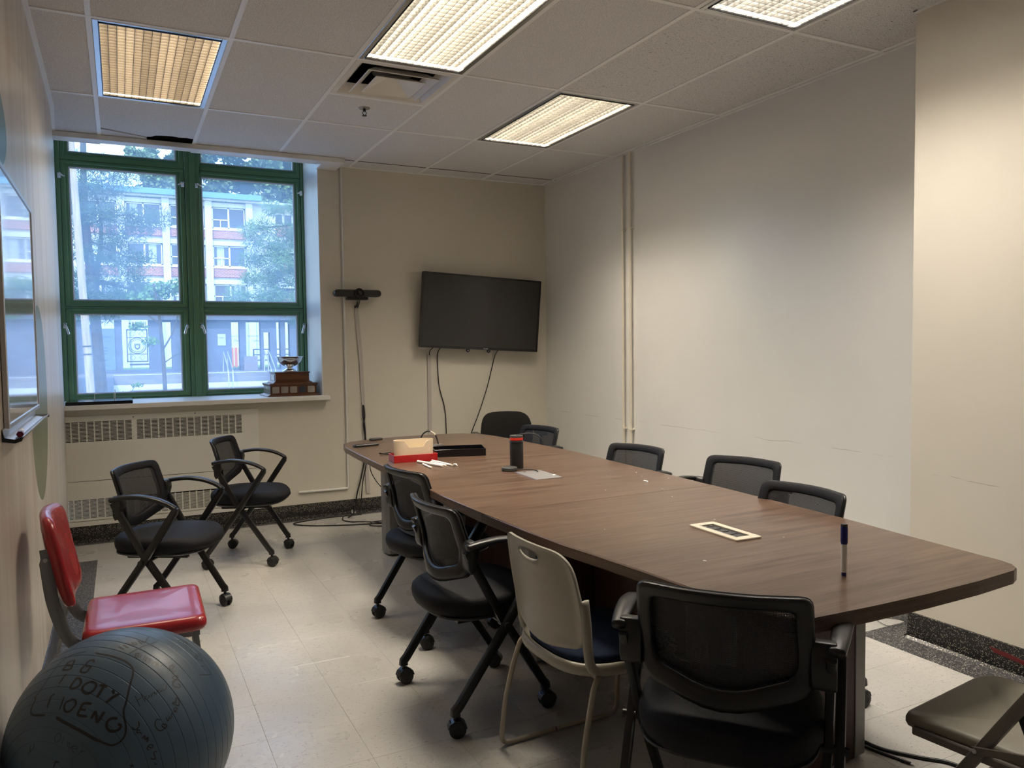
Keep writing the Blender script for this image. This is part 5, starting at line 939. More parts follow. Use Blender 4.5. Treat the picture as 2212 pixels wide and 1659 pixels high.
INK=[[(7,[(-0.202,-0.255,0.946),(-0.165,-0.3,0.94),(-0.099,-0.347,0.932),(-0.034,-0.4,0.916),(0.031,-0.451,0.892),(0.075,-0.499,0.863),(0.096,-0.546,0.832),(0.091,-0.6,0.794),(0.07,-0.659,0.748),(0.048,-0.727,0.685),(0.03,-0.776,0.63),(0.012,-0.807,0.59),(0.014,-0.842,0.54),(0.024,-0.873,0.487),(0.022,-0.9,0.435),(0.006,-0.917,0.398),(-0.032,-0.93,0.367),(-0.076,-0.931,0.357),(-0.112,-0.924,0.366),(-0.172,-0.901,0.399),(-0.232,-0.872,0.431)])],[(11,[(-0.507,-0.643,0.575),(-0.45,-0.704,0.549),(-0.376,-0.77,0.515),(-0.292,-0.833,0.47),(-0.232,-0.872,0.431),(-0.184,-0.897,0.403)])],[(4,[(-0.285,-0.181,0.941),(-0.339,-0.145,0.929),(-0.393,-0.119,0.912),(-0.446,-0.101,0.889),(-0.498,-0.124,0.859),(-0.534,-0.173,0.828),(-0.582,-0.234,0.779),(-0.617,-0.276,0.737),(-0.65,-0.308,0.694),(-0.688,-0.31,0.656)])],[(8,[(-0.688,-0.31,0.656),(-0.68,-0.346,0.647),(-0.7,-0.37,0.611),(-0.711,-0.397,0.581),(-0.706,-0.432,0.562),(-0.675,-0.48,0.561),(-0.593,-0.561,0.577)])],[(9,[(-0.389,-0.22,0.895),(-0.428,-0.208,0.879),(-0.446,-0.248,0.86),(-0.468,-0.268,0.842),(-0.424,-0.312,0.85),(-0.398,-0.316,0.861),(-0.396,-0.282,0.874),(-0.44,-0.237,0.866),(-0.396,-0.282,0.874),(-0.378,-0.249,0.892),(-0.382,-0.221,0.897)]),(8,[(-0.213,-0.381,0.9),(-0.223,-0.346,0.911),(-0.256,-0.336,0.907),(-0.287,-0.368,0.884),(-0.319,-0.397,0.861),(-0.315,-0.426,0.848),(-0.279,-0.448,0.849),(-0.254,-0.429,0.867),(-0.242,-0.406,0.881),(-0.281,-0.382,0.88)])],[(8,[(-0.432,-0.357,0.828),(-0.457,-0.366,0.811),(-0.472,-0.386,0.793),(-0.493,-0.403,0.771)]),(10,[(-0.496,-0.42,0.76),(-0.493,-0.431,0.756)]),(9,[(-0.349,-0.463,0.815),(-0.374,-0.48,0.794),(-0.401,-0.513,0.759),(-0.366,-0.54,0.758),(-0.329,-0.54,0.775),(-0.316,-0.516,0.796),(-0.33,-0.479,0.813),(-0.362,-0.454,0.814)]),(9,[(-0.253,-0.554,0.793),(-0.291,-0.558,0.778),(-0.306,-0.581,0.754),(-0.29,-0.616,0.732),(-0.259,-0.637,0.727),(-0.221,-0.633,0.742),(-0.199,-0.612,0.765),(-0.202,-0.586,0.785),(-0.228,-0.562,0.795),(-0.253,-0.554,0.793)]),(11,[(-0.171,-0.611,0.773),(-0.108,-0.643,0.758)]),(11,[(-0.133,-0.63,0.765),(-0.159,-0.656,0.738),(-0.19,-0.691,0.698)]),(11,[(-0.071,-0.676,0.734),(-0.059,-0.705,0.707)]),(11,[(-0.021,-0.712,0.702),(-0.066,-0.723,0.687),(-0.123,-0.743,0.658)])],[(8,[(-0.522,-0.469,0.713),(-0.55,-0.463,0.695),(-0.565,-0.495,0.661),(-0.579,-0.526,0.623)]),(6,[(-0.447,-0.551,0.704),(-0.462,-0.584,0.668),(-0.48,-0.616,0.625)]),(8,[(-0.402,-0.61,0.683),(-0.433,-0.603,0.669),(-0.445,-0.627,0.639),(-0.436,-0.656,0.617),(-0.408,-0.675,0.615),(-0.377,-0.674,0.636),(-0.355,-0.661,0.661),(-0.358,-0.636,0.684),(-0.384,-0.613,0.691),(-0.409,-0.609,0.68)]),(10,[(-0.234,-0.714,0.66),(-0.277,-0.691,0.667),(-0.302,-0.687,0.66),(-0.321,-0.707,0.63),(-0.339,-0.729,0.594),(-0.269,-0.768,0.581)]),(9,[(-0.321,-0.707,0.63),(-0.278,-0.731,0.623)]),(10,[(-0.204,-0.763,0.613),(-0.238,-0.792,0.563)]),(10,[(-0.204,-0.763,0.613),(-0.198,-0.797,0.57),(-0.196,-0.824,0.532)]),(11,[(-0.196,-0.824,0.532),(-0.168,-0.81,0.561),(-0.136,-0.788,0.601)]),(10,[(-0.039,-0.842,0.538),(-0.076,-0.832,0.549),(-0.113,-0.839,0.533),(-0.123,-0.857,0.501),(-0.103,-0.878,0.467),(-0.066,-0.888,0.455),(-0.029,-0.886,0.463),(-0.013,-0.876,0.483),(-0.034,-0.863,0.504)])],[(2,[(-0.475,-0.74,0.476),(-0.499,-0.732,0.464),(-0.515,-0.738,0.436),(-0.508,-0.756,0.412),(-0.484,-0.769,0.418),(-0.468,-0.764,0.444),(-0.475,-0.742,0.474)]),(2,[(-0.444,-0.775,0.45),(-0.459,-0.788,0.41),(-0.466,-0.791,0.396)]),(2,[(-0.414,-0.81,0.416),(-0.423,-0.824,0.376)]),(2,[(-0.402,-0.816,0.416),(-0.405,-0.838,0.365),(-0.365,-0.844,0.392)]),(2,[(-0.378,-0.851,0.364),(-0.348,-0.865,0.363),(-0.354,-0.855,0.38),(-0.378,-0.846,0.376),(-0.384,-0.856,0.347),(-0.36,-0.871,0.334)]),(2,[(-0.306,-0.884,0.354),(-0.33,-0.886,0.326),(-0.343,-0.885,0.315)]),(2,[(-0.324,-0.884,0.338),(-0.294,-0.893,0.341),(-0.291,-0.898,0.329)])],[(5,[(-0.482,-0.835,0.265),(-0.507,-0.819,0.27),(-0.519,-0.819,0.246),(-0.526,-0.821,0.222)])],[(3,[(-0.674,-0.632,0.381),(-0.683,-0.65,0.332)]),(3,[(-0.7,-0.615,0.362),(-0.712,-0.63,0.309),(-0.693,-0.638,0.336)]),(3,[(-0.722,-0.62,0.307),(-0.712,-0.638,0.292)])],[(6,[(-0.013,-0.262,0.965),(0.027,-0.308,0.951)]),(6,[(0.021,-0.24,0.97),(0.057,-0.292,0.955)]),(5,[(0.062,-0.211,0.976),(0.075,-0.24,0.968),(0.101,-0.257,0.961),(0.095,-0.217,0.972),(0.121,-0.259,0.958)]),(4,[(0.027,-0.241,0.97),(0.068,-0.294,0.953)]),(4,[(0.091,-0.213,0.973),(0.11,-0.27,0.957),(0.139,-0.246,0.959),(0.112,-0.216,0.97)]),(5,[(0.147,-0.191,0.971),(0.181,-0.254,0.95)]),(4,[(0.176,-0.192,0.966),(0.203,-0.234,0.951),(0.226,-0.158,0.961),(0.246,-0.122,0.962)])],[(3,[(0.07,-0.372,0.925),(0.137,-0.326,0.936),(0.208,-0.273,0.939),(0.314,-0.195,0.929)])],[(4,[(0.159,-0.385,0.909),(0.128,-0.379,0.917),(0.12,-0.413,0.903),(0.127,-0.427,0.895),(0.155,-0.405,0.901)]),(4,[(0.127,-0.404,0.906),(0.152,-0.395,0.906)]),(3,[(0.172,-0.4,0.9),(0.157,-0.433,0.887)]),(3,[(0.207,-0.4,0.893),(0.18,-0.46,0.869)]),(3,[(0.201,-0.451,0.87),(0.223,-0.436,0.872),(0.216,-0.428,0.878),(0.198,-0.456,0.868),(0.207,-0.472,0.857)]),(3,[(0.232,-0.467,0.854),(0.253,-0.456,0.853),(0.243,-0.439,0.865),(0.224,-0.471,0.853),(0.237,-0.487,0.84)]),(4,[(0.27,-0.454,0.849),(0.251,-0.498,0.83)]),(4,[(0.269,-0.471,0.84),(0.29,-0.468,0.835),(0.288,-0.509,0.811),(0.297,-0.475,0.828),(0.307,-0.482,0.821),(0.301,-0.519,0.8)]),(4,[(0.349,-0.473,0.809),(0.319,-0.508,0.8)]),(5,[(0.311,-0.521,0.795),(0.309,-0.524,0.794)])],[(4,[(0.46,-0.606,0.649),(0.477,-0.608,0.634),(0.475,-0.623,0.621),(0.451,-0.633,0.63),(0.423,-0.636,0.645),(0.414,-0.622,0.665),(0.429,-0.602,0.673)]),(4,[(0.47,-0.569,0.675),(0.408,-0.609,0.68)]),(4,[(0.465,-0.541,0.701),(0.429,-0.561,0.708),(0.417,-0.581,0.699),(0.441,-0.583,0.683),(0.467,-0.56,0.684),(0.461,-0.549,0.697)]),(4,[(0.41,-0.536,0.738),(0.451,-0.504,0.737)]),(4,[(0.421,-0.536,0.732),(0.419,-0.507,0.753)]),(4,[(0.434,-0.446,0.782),(0.407,-0.481,0.777),(0.399,-0.499,0.769),(0.42,-0.5,0.758),(0.439,-0.473,0.764),(0.43,-0.456,0.779),(0.408,-0.476,0.779)]),(4,[(0.4,-0.483,0.779),(0.394,-0.477,0.786)])],[(2.5,[(0.104,-0.738,0.667),(0.125,-0.774,0.621),(0.14,-0.796,0.589)]),(2.5,[(0.119,-0.765,0.633),(0.153,-0.751,0.643)]),(2.5,[(0.148,-0.724,0.674),(0.163,-0.746,0.646),(0.184,-0.771,0.61)]),(2,[(0.2,-0.74,0.643),(0.183,-0.745,0.641),(0.182,-0.757,0.627),(0.202,-0.754,0.625),(0.217,-0.734,0.644),(0.21,-0.734,0.646)]),(2,[(0.217,-0.734,0.644),(0.222,-0.748,0.626)]),(2,[(0.231,-0.723,0.652),(0.236,-0.744,0.625),(0.24,-0.727,0.644),(0.258,-0.709,0.656),(0.26,-0.729,0.633)]),(2,[(0.259,-0.704,0.661),(0.274,-0.723,0.635),(0.283,-0.693,0.663),(0.292,-0.705,0.647)]),(2,[(0.31,-0.686,0.658),(0.289,-0.697,0.656),(0.299,-0.706,0.642),(0.32,-0.69,0.65),(0.323,-0.697,0.64)])],[(2.5,[(0.32,-0.651,0.688),(0.326,-0.657,0.68)]),(2.5,[(0.337,-0.639,0.691),(0.34,-0.644,0.685)]),(2.5,[(0.328,-0.675,0.661),(0.337,-0.683,0.647),(0.359,-0.668,0.652),(0.361,-0.642,0.676)])],[(3.5,[(0.297,-0.843,0.449),(0.271,-0.844,0.463),(0.253,-0.861,0.441),(0.261,-0.878,0.402),(0.293,-0.882,0.37),(0.334,-0.863,0.378),(0.348,-0.851,0.392),(0.315,-0.853,0.416),(0.308,-0.864,0.399),(0.337,-0.864,0.374)]),(3,[(0.342,-0.822,0.456),(0.357,-0.834,0.42),(0.365,-0.821,0.439)]),(3,[(0.38,-0.809,0.449),(0.365,-0.819,0.442),(0.378,-0.819,0.431),(0.397,-0.8,0.449)]),(3,[(0.408,-0.794,0.452),(0.395,-0.79,0.468),(0.387,-0.803,0.453)]),(3.5,[(0.409,-0.779,0.475),(0.438,-0.762,0.477),(0.432,-0.754,0.494),(0.414,-0.766,0.492),(0.416,-0.778,0.47),(0.437,-0.772,0.462)]),(4,[(0.4,-0.744,0.536),(0.421,-0.731,0.537),(0.434,-0.731,0.526),(0.432,-0.719,0.545),(0.441,-0.7,0.562),(0.46,-0.713,0.529),(0.454,-0.737,0.501),(0.4,-0.744,0.536)])],[(4,[(0.122,-0.864,0.488),(0.127,-0.88,0.457),(0.103,-0.896,0.433),(0.078,-0.892,0.445),(0.075,-0.885,0.46)]),(3.5,[(0.135,-0.898,0.419),(0.113,-0.896,0.43),(0.109,-0.907,0.407),(0.135,-0.904,0.406),(0.144,-0.911,0.386)]),(4.5,[(0.149,-0.924,0.353),(0.166,-0.913,0.373),(0.171,-0.924,0.34),(0.192,-0.916,0.354),(0.184,-0.93,0.318)]),(3.5,[(0.189,-0.94,0.284),(0.218,-0.94,0.262),(0.228,-0.933,0.279),(0.202,-0.934,0.293),(0.182,-0.945,0.273),(0.194,-0.949,0.25)]),(3.5,[(0.259,-0.941,0.219),(0.232,-0.946,0.224),(0.238,-0.951,0.196),(0.243,-0.955,0.167),(0.211,-0.961,0.178),(0.211,-0.959,0.191)]),(3,[(0.259,-0.955,0.147),(0.263,-0.954,0.145)]),(3,[(0.283,-0.947,0.152),(0.286,-0.947,0.15)]),(3,[(0.236,-0.962,0.135),(0.242,-0.963,0.119),(0.255,-0.958,0.128)])],[(3.5,[(0.656,-0.427,0.622),(0.77,-0.305,0.561),(0.748,-0.271,0.606)]),(3,[(0.677,-0.319,0.663),(0.714,-0.275,0.643)]),(3,[(0.638,-0.365,0.678),(0.64,-0.366,0.676)]),(2.5,[(0.64,-0.256,0.725),(0.709,-0.214,0.672),(0.676,-0.171,0.716),(0.638,-0.274,0.72)]),(2.5,[(0.624,-0.264,0.735),(0.671,-0.149,0.726),(0.696,-0.159,0.7)]),(2.5,[(0.593,-0.109,0.798),(0.624,-0.088,0.776),(0.604,-0.161,0.781),(0.623,-0.147,0.768)]),(2.5,[(0.584,-0.021,0.811),(0.569,-0.126,0.812),(0.544,-0.061,0.837),(0.592,-0.021,0.806)]),(2.5,[(0.539,-0.024,0.842),(0.508,-0.049,0.86),(0.497,-0.107,0.861),(0.519,-0.106,0.848)])],[(5,[(0.042,-0.983,0.177),(0.074,-0.985,0.159)]),(4,[(0.048,-0.987,0.153),(0.068,-0.982,0.174)])]]
for word in INK:
  bm = bmesh.new()
  for wd, pts in word:
      P3 = [Vector(p)*.3 for p in pts]; P3 = catmull(P3, 3) if len(P3) > 2 else [P3[0], (P3[0]+P3[1])/2, P3[1]]
      wd = wd*.00033*(1.0 if wd > 4.5 else 1.1); prev = None; k = len(P3)
      for i, p in enumerate(P3):
          nrm = p.normalized(); tg = (P3[min(i+1, k-1)]-P3[max(i-1, 0)]).normalized(); sd_ = nrm.cross(tg).normalized()*wd*(.75 if i in (0, k-1) else 1); r0 = .3001
          a_, b_ = bm.verts.new((p+sd_).normalized()*r0), bm.verts.new((p-sd_).normalized()*r0)
          if prev: bm.faces.new((prev[0], prev[1], b_, a_))
          prev = (a_, b_)
  new_obj('written_word', bm, 'ink', t)['kind'] = 'stuff'
# ================================================================== OUTDOORS
M['asphalt'] = mat('pale asphalt', (0.20, 0.20, 0.215), 0.9, var=.15, vscale=.6)
M['concrete'] = mat('pale concrete', (0.50, 0.54, 0.54), 0.8, var=.08, vscale=1.2)
M['conc_dark'] = mat('shadow-toned canopy render', (0.09, 0.105, 0.14), 0.8, var=.1, vscale=1)  # the canopy's shadow is put into this dark blue-grey
M['step'] = mat('step stone', (0.17, 0.165, 0.175), 0.8, var=.2, vscale=1.2)
M['grass'] = mat('lawn', (0.12, 0.22, 0.06), 0.9, var=.3, vscale=3)
M['roof_blue'] = mat('blue metal fascia', (0.10, 0.25, 0.38), 0.5)
M['win_frame'] = mat('white window frame', (0.72, 0.74, 0.74), 0.5)
M['win_glass'] = mat('dark window glass', (0.03, 0.045, 0.075), 0.15)
M['curtain'] = mat('pale curtain', (0.40, 0.47, 0.54), 0.8, var=.3, vscale=8, stretch=(6, 1, .3))
M['iron'] = mat('wrought iron', (0.03, 0.035, 0.05), 0.5)
M['sign_blue'] = mat('blue grey sign board', (0.10, 0.15, 0.26), 0.6)
M['sign_text'] = mat('dark sign lettering', (0.03, 0.045, 0.09), 0.6)
M['poster'] = mat('pale poster', (0.35, 0.38, 0.45), 0.7)
M['box_brown'] = mat('brown grey box', (0.16, 0.14, 0.15), 0.7)
M['orange'] = mat('orange striped hoarding', (0.65, 0.16, 0.06), 0.7)
M['pole'] = mat('weathered timber pole', (0.36, 0.31, 0.23), 0.8, var=.25, vscale=4, stretch=(10, 10, .6))
M['bark'] = mat('bark', (0.07, 0.06, 0.05), 0.9, var=.3, vscale=8)
def leafm(n, c):
    m = mat(n, c, 0.6); nt, b = nodes(m); g = nt.nodes.new('ShaderNodeNewGeometry')
    link(nt, mixc(nt, g.outputs['Random Per Island'], tuple(x*.55 for x in c), tuple(x*1.5 for x in c)), b.inputs['Base Color']); return m
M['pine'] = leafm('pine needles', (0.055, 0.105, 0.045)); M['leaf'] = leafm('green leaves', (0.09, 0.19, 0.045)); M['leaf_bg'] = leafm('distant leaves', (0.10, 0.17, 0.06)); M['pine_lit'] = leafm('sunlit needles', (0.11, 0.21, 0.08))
m = mat('red brick', (0.3, 0.09, 0.07), 0.8); nt, b = nodes(m); tcn = nt.nodes.new('ShaderNodeTexCoord'); mpn = nt.nodes.new('ShaderNodeMapping'); mpn.inputs['Rotation'].default_value = (PI/2, 0, 0); link(nt, tcn.outputs['Object'], mpn.inputs[0])
br = nt.nodes.new('ShaderNodeTexBrick'); br.inputs['Scale'].default_value = 1.0; br.inputs['Brick Width'].default_value = .22; br.inputs['Row Height'].default_value = .085; br.inputs['Mortar Size'].default_value = .014
br.inputs['Color1'].default_value = (.34, .085, .06, 1); br.inputs['Color2'].default_value = (.24, .06, .045, 1); br.inputs['Mortar'].default_value = (.42, .36, .33, 1); link(nt, mpn.outputs[0], br.inputs[0]); link(nt, br.outputs[0], b.inputs['Base Color']); M['brick'] = m
gb = bmesh.new(); box(gb, -60, 90, 2.2, 30.4, -1.0, -.45); g_ = struct('ground', gb, 'asphalt')
st = bmesh.new(); 
stairs = thing('outdoor_steps', 'broad pale stone steps leading up to the building opposite', 'steps', (0, 0, 0))
for k in range(4):
    new_obj('step', mbox(-.2 if k else .4, 6.2, 30.4+k*.60, 30.4+(k+1)*.60-.03 if k < 3 else 33.0, -.45, -.45+.20*(k+1)), 'concrete' if k % 2 else 'step', stairs)  # every other step is coloured darker in place of shade lines
pl = struct('plaza', mbox(-60, 90, 32.08, 47.5, -.9, .345), 'step'); lw = struct('lawn', mbox(-60, 90, 40.0, 47.6, .345, .36), 'grass')
tag(new_obj('bank', mbox(-60, -.2, 30.4, 32.08, -1.0, .30), 'conc_dark'), 'low dark wall left of the outdoor steps', 'wall'); tag(new_obj('bank', mbox(6.2, 90, 30.4, 32.08, -1.0, .30), 'step'), 'low pale wall right of the outdoor steps', 'wall')
rails = 0
for x, lab in ((4.25, 'left'), (6.05, 'right')):
    t = thing('handrail', 'thin steel handrail on the %s side of the outdoor steps' % lab, 'handrail', (x, 30.6, 0)); bm = bmesh.new()
    for dx in (0, .18): sweep(bm, catmull([(dx, -.25, -.44), (dx, -.22, .35), (dx, 0, .62), (dx, 1.3, 1.25), (dx, 1.55, 1.2), (dx, 1.6, .36)], 4), .025, 6)
    new_obj('tube', bm, 'steel', t, smooth=True)
# building opposite
FY = 48.0; bl = thing('building', 'three-storey pale concrete building with red brick panels and white windows across the street', 'building', (0, FY, 0))
BX = [.40+2.49*k for k in range(-4, 4)]   # column centres
new_obj('wall', mbox(-22, 9.6, .35, .8, .345, 10.85), 'concrete', bl); new_obj('wall', mbox(8.1, 30, .9, 1.4, .345, 10.85), 'concrete', bl)
o = new_obj('roof_fascia', mbox(-22, 8.6, -.55, .8, 10.98, 11.32), 'roof_blue', bl); new_obj('roof_slab', mbox(-22, 30, -.3, 6, 10.85, 10.98), 'concrete', bl); new_obj('building_body', mbox(-22, 30, 1.5, 12, .3, 10.8), 'plaster', bl)
for x in BX: new_obj('column', mbox(x-.21, x+.21, -.12, .35, .345, 10.85), 'concrete', bl)
FL = [(9.16, 10.50, 8.53, 9.04), (6.71, 8.05, 6.05, 6.60), (4.28, 5.58, 3.4, 4.15)]
def facade_window(x0, x1, z0, z1, cur):
    bm = bmesh.new(); f = .06; yy = (.20, .30); xm = x0+(x1-x0)*.5
    for a in ((x0, x1, z0, z0+f*1.4), (x0, x1, z1-f, z1), (x0, x0+f, z0, z1), (x1-f, x1, z0, z1), (xm-f*.8, xm+f*.8, z0, z1), (x0, xm, z0+.42*(z1-z0)-.03, z0+.42*(z1-z0)+.03), (x0+(xm-x0)*.5-.025, x0+(xm-x0)*.5+.025, z0, z0+.42*(z1-z0))): box(bm, a[0], a[1], yy[0], yy[1], a[2], a[3])
    w_ = new_obj('window', bm, 'win_frame', bl); new_obj('pane', mbox(x0, x1, .29, .31, z0, z1), 'win_glass', w_)
    if cur: new_obj('curtain', mbox(x0+(x1-x0)*cur, min(x1-.05, x0+(x1-x0)*(cur+.22)), .275, .289, z0+.1, z1-.05), 'curtain', w_)
random.seed(5)
for k in range(len(BX)-1):
    x0, x1 = BX[k]+.21, BX[k+1]-.21
    for fi, (z0, z1, b0, b1) in enumerate(FL):
        facade_window(x0+.04, x1-.04, z0, z1, random.choice((0, .12, .3, .62, .7)) if True else 0)
        if fi < 2: new_obj('brick_panel', mbox(x0, x1, .15, .35, b0, b1), 'brick', bl)
        new_obj('lintel', mbox(x0, x1, .05, .35, z1+.02, z1+.30), 'concrete', bl)
        new_obj('sill', mbox(x0, x1, .10, .35, b1+.01, z0), 'win_frame', bl)
for z in (9.7, 7.2, 4.8):
    for k in range(5): x0 = 8.35+k*.62; w_ = new_obj('window', mbox(x0, x0+.60, .84, .9, z, z+.75), 'win_frame', bl); new_obj('pane', mbox(x0+.06, x0+.54, .82, .835, z+.06, z+.69), 'win_glass', w_)
    new_obj('brick_panel', mbox(8.3, 12, .80, .9, z-.75, z-.05), 'brick', bl)
new_obj('ground_floor_band', mbox(-22, 9.6, .20, .35, .345, 3.35), 'concrete', bl)
for k in (0, 1, 2, 3, 5, 6): new_obj('ground_window', mbox(BX[k]+.5, BX[k]+1.1, .15, .21, 1.2, 3.0), 'win_glass', bl)
# covered entrance canopy
CY = 36.0; cn = thing('canopy', 'dark flat-roofed entrance canopy on square piers in front of the building', 'canopy', (0, CY, 0))
new_obj('roof', mbox(-12, 2.0, -.4, 3.0, 3.78, 4.16), 'conc_dark', cn); new_obj('roof', mbox(2.0, 9.5, -.4, 3.0, 2.86, 3.35), 'conc_dark', cn); new_obj('fascia', mbox(-12, 2.0, -.3, -.1, 2.86, 3.78), 'conc_dark', cn)
for a, b_, m in ((-2.6, -1.25, 'conc_dark'), (-.13, .19, 'conc_dark'), (1.33, 1.95, 'conc_dark'), (2.34, 3.9, 'conc_dark'), (3.9, 5.1, 'conc_dark'), (5.50, 5.80, 'conc_dark'), (6.52, 6.66, 'conc_dark'), (6.97, 7.30, 'conc_dark'), (7.50, 7.74, 'conc_dark'), (7.97, 8.6, 'conc_dark'), (-6, -4.5, 'conc_dark')): new_obj('pier', mbox(a, b_, 0, .5, .345, 2.86), m, cn)
new_obj('plinth', mbox(-12, 2.4, -.2, .1, .345, .50), 'conc_dark', cn); new_obj('door_head', mbox(6.66, 6.97, 0, .2, 2.25, 2.86), 'conc_dark', cn)
sg = thing('sign_board', 'blue grey information board with rows of small lettering left of the gate', 'sign', (-.59, CY-.05, 0))
new_obj('board', mbox(-.53, .47, 0, .05, .52, 2.45), 'sign_blue', sg)
text('heading', 'A N N E X', .13, (0, -.004, 2.05), (PI/2, 0, 0), 'sign_text', sg, .002)
for k, (s_, z, sz) in enumerate((('________________', 1.86, .07), ('Service', 1.55, .10), ('Reception', 1.42, .08), ('Bureau', 1.28, .08), ('Information', .98, .07), ('OPEN', .80, .07), ('Bienvenue', .70, .06))): text('lettering', s_, sz, (0, -.004, z), (PI/2, 0, 0), 'sign_text', sg, .002)
gt = thing('iron_gate', 'ornamental wrought iron gate with a shield crest in a circle', 'gate', (.83, CY+.1, 0))
bm = bmesh.new()
for a in ((-.46, -.41, .86, 2.42), (.41, .46, .86, 2.42), (-.46, .46, 2.37, 2.42), (-.46, .46, .86, .91), (-.41, .41, 2.02, 2.05), (-.41, .41, 1.22, 1.25)): box(bm, a[0], a[1], -.03, .03, a[2], a[3])
new_obj('frame', bm, 'iron', gt)
bm = bmesh.new(); rng = lambda r, n=28: [(r*math.cos(2*PI*i/n), 0, 1.635+r*math.sin(2*PI*i/n)) for i in range(n+1)]
sweep(bm, rng(.375), .018, 6, ref=(0, 1, 0)); sweep(bm, rng(.30), .012, 6, ref=(0, 1, 0)); new_obj('ring', bm, 'iron', gt)
bm = bmesh.new(); prism(bm, [(-.12, 1.74), (.12, 1.74), (.12, 1.56), (.07, 1.48), (0, 1.44), (-.07, 1.48), (-.12, 1.56)], -.015, .015, axis='y'); c_ = new_obj('crest', bm, 'iron', gt)
bm = bmesh.new(); prism(bm, [(-.075, 1.66), (.075, 1.66), (.075, 1.57), (0, 1.50), (-.075, 1.57)], -.020, -.016, axis='y'); prism(bm, [(-.1, 1.72), (-.06, 1.69), (-.02, 1.72), (0, 1.69), (.03, 1.72), (.07, 1.69), (.1, 1.72), (.1, 1.73), (-.1, 1.73)], -.020, -.016, axis='y'); new_obj('inlay', bm, 'poster', c_)
for cx_, cz_ in ((-.205, 2.21), (.205, 2.21), (-.205, 1.07), (.205, 1.07)):
    bm = bmesh.new(); sweep(bm, [(cx_-.13, 0, cz_), (cx_, 0, cz_+.13), (cx_+.13, 0, cz_), (cx_, 0, cz_-.13), (cx_-.13, 0, cz_)], .012, 4, ref=(0, 1, 0)); new_obj('diamond', bm, 'iron', gt)
bm = bmesh.new(); box(bm, -.35, 1.0, 0, .04, 2.50, 2.56); box(bm, -.35, 1.0, 0, .04, .70, .78); [box(bm, -.20+k*.07, -.17+k*.07, 0, .03, 2.56, 2.78) for k in range(9)]; new_obj('top_rail', bm, 'iron', gt)
sc = thing('glass_sign', 'clear entrance sign with two lines of dark lettering between the canopy piers', 'sign', (0, CY-.05, 0))
text('lettering', 'Le Cr', .15, (5.28, 0, 2.07), (PI/2, 0, 0), 'sign_text', sc, .002); text('lettering', 'Vaniercyres', .15, (6.22, 0, 2.07), (PI/2, 0, 0), 'sign_text', sc, .002); text('lettering', 'The', .15, (5.32, 0, 1.83), (PI/2, 0, 0), 'sign_text', sc, .002); text('lettering', 'Callow', .15, (6.28, 0, 1.83), (PI/2, 0, 0), 'sign_text', sc, .002)
t = thing('poster', 'pale paper notice fixed to a dark canopy pier', 'poster', (4.63, CY-.03, 0)); new_obj('sheet', mbox(-.19, .19, 0, .01, 1.60, 2.18), 'poster', t); text('lettering', 'YEARS', .07, (.0, -.004, 1.98), (PI/2, 0, 0), 'sign_text', t, .001)
tag(new_obj('utility_box', mbox(5.55, 6.20, CY-.9, CY-.4, .345, 1.05), 'box_brown'), 'brown grey cabinet standing before the canopy piers', 'box')
t = thing('hoarding', 'orange striped hoarding behind the canopy', 'barrier', (5.9, 43, 0)); [new_obj('panel', mbox(-.45+k*.22, -.30+k*.22, 0, .05, .36, 1.5), 'orange', t) for k in range(5)]
t = thing('terrace_railing', 'dark horizontal railing right of the canopy entrance', 'railing', (8.1, 40, 0)); [new_obj('rail', mbox(-1.4, 2.2, 0, .06, z, z+.06), 'iron', t) for z in (.75, 1.05, 1.35)]; [new_obj('post', mbox(x-.03, x+.03, .06, .12, .36, 1.41), 'iron', t) for x in (-1.35, -.15, 1.0, 2.15)]
# utility pole
t = thing('utility_pole', 'pale wooden utility pole with staples standing close outside the window', 'pole', (-.325, 9.0, -.45)); t.rotation_euler = (0, R_(-2.0), 0)
bm = bmesh.new(); lathe(bm, [(.066, 0), (.062, 1.2), (.050, 5.0), (.045, 9.0)], n=16); new_obj('post', bm, 'pole', t, smooth=True)
for z in (1.93, 1.80):
    bm = bmesh.new(); cyl(bm, (0, 0), .068, z, z+.02, 16); new_obj('band', bm, 'iron', t)
# trees
def foliage(bm, rnd, c, R, n, size, asp=1.0, squash=1.0, needle=False):
    for _ in range(n):
        u = Vector((rnd.gauss(0, 1), rnd.gauss(0, 1), rnd.gauss(0, 1))).normalized()*rnd.random()**.45; p = Vector(c)+Vector((u.x*R, u.y*R, u.z*R*squash))
        d = Vector((rnd.uniform(-1, 1), rnd.uniform(-1, 1), rnd.uniform(-1, 1))).normalized(); e = d.orthogonal().normalized(); e = (e+d.cross(e)*rnd.uniform(-1, 1)).normalized()
        if needle: d = (d+(p-Vector(c)).normalized()*.9).normalized(); e = d.orthogonal().normalized()
        s = size*rnd.uniform(.6, 1.3); w_ = s*asp
        vs = [bm.verts.new(p-e*w_*.5), bm.verts.new(p+e*w_*.5), bm.verts.new(p+d*s+e*w_*.15)] if needle else [bm.verts.new(p-e*w_*.5), bm.verts.new(p-d*s*.5), bm.verts.new(p+e*w_*.5), bm.verts.new(p+d*s*.5)]
        bm.faces.new(vs)
def tree(name, label, loc, trunk, clumps, m, size, n, seed, needle=False, asp=.6, squash=.7):
    rnd = random.Random(seed); t = thing(name, label, 'tree', loc)
    for pts, r in trunk:
        bm = bmesh.new(); P = catmull(pts, 4); sweep(bm, P, [r*(1-.7*i/len(P)) for i in range(len(P))], 7); new_obj('trunk' if r >= trunk[0][1] else 'branch', bm, 'bark', t, smooth=True)
    bm = bmesh.new()
    for (x, y, z, R) in clumps: foliage(bm, rnd, (x, y, z), R, int(n*R*R), size, asp, squash, needle)
    f = new_obj('foliage', bm, m, t); f['kind'] = 'stuff'; return t
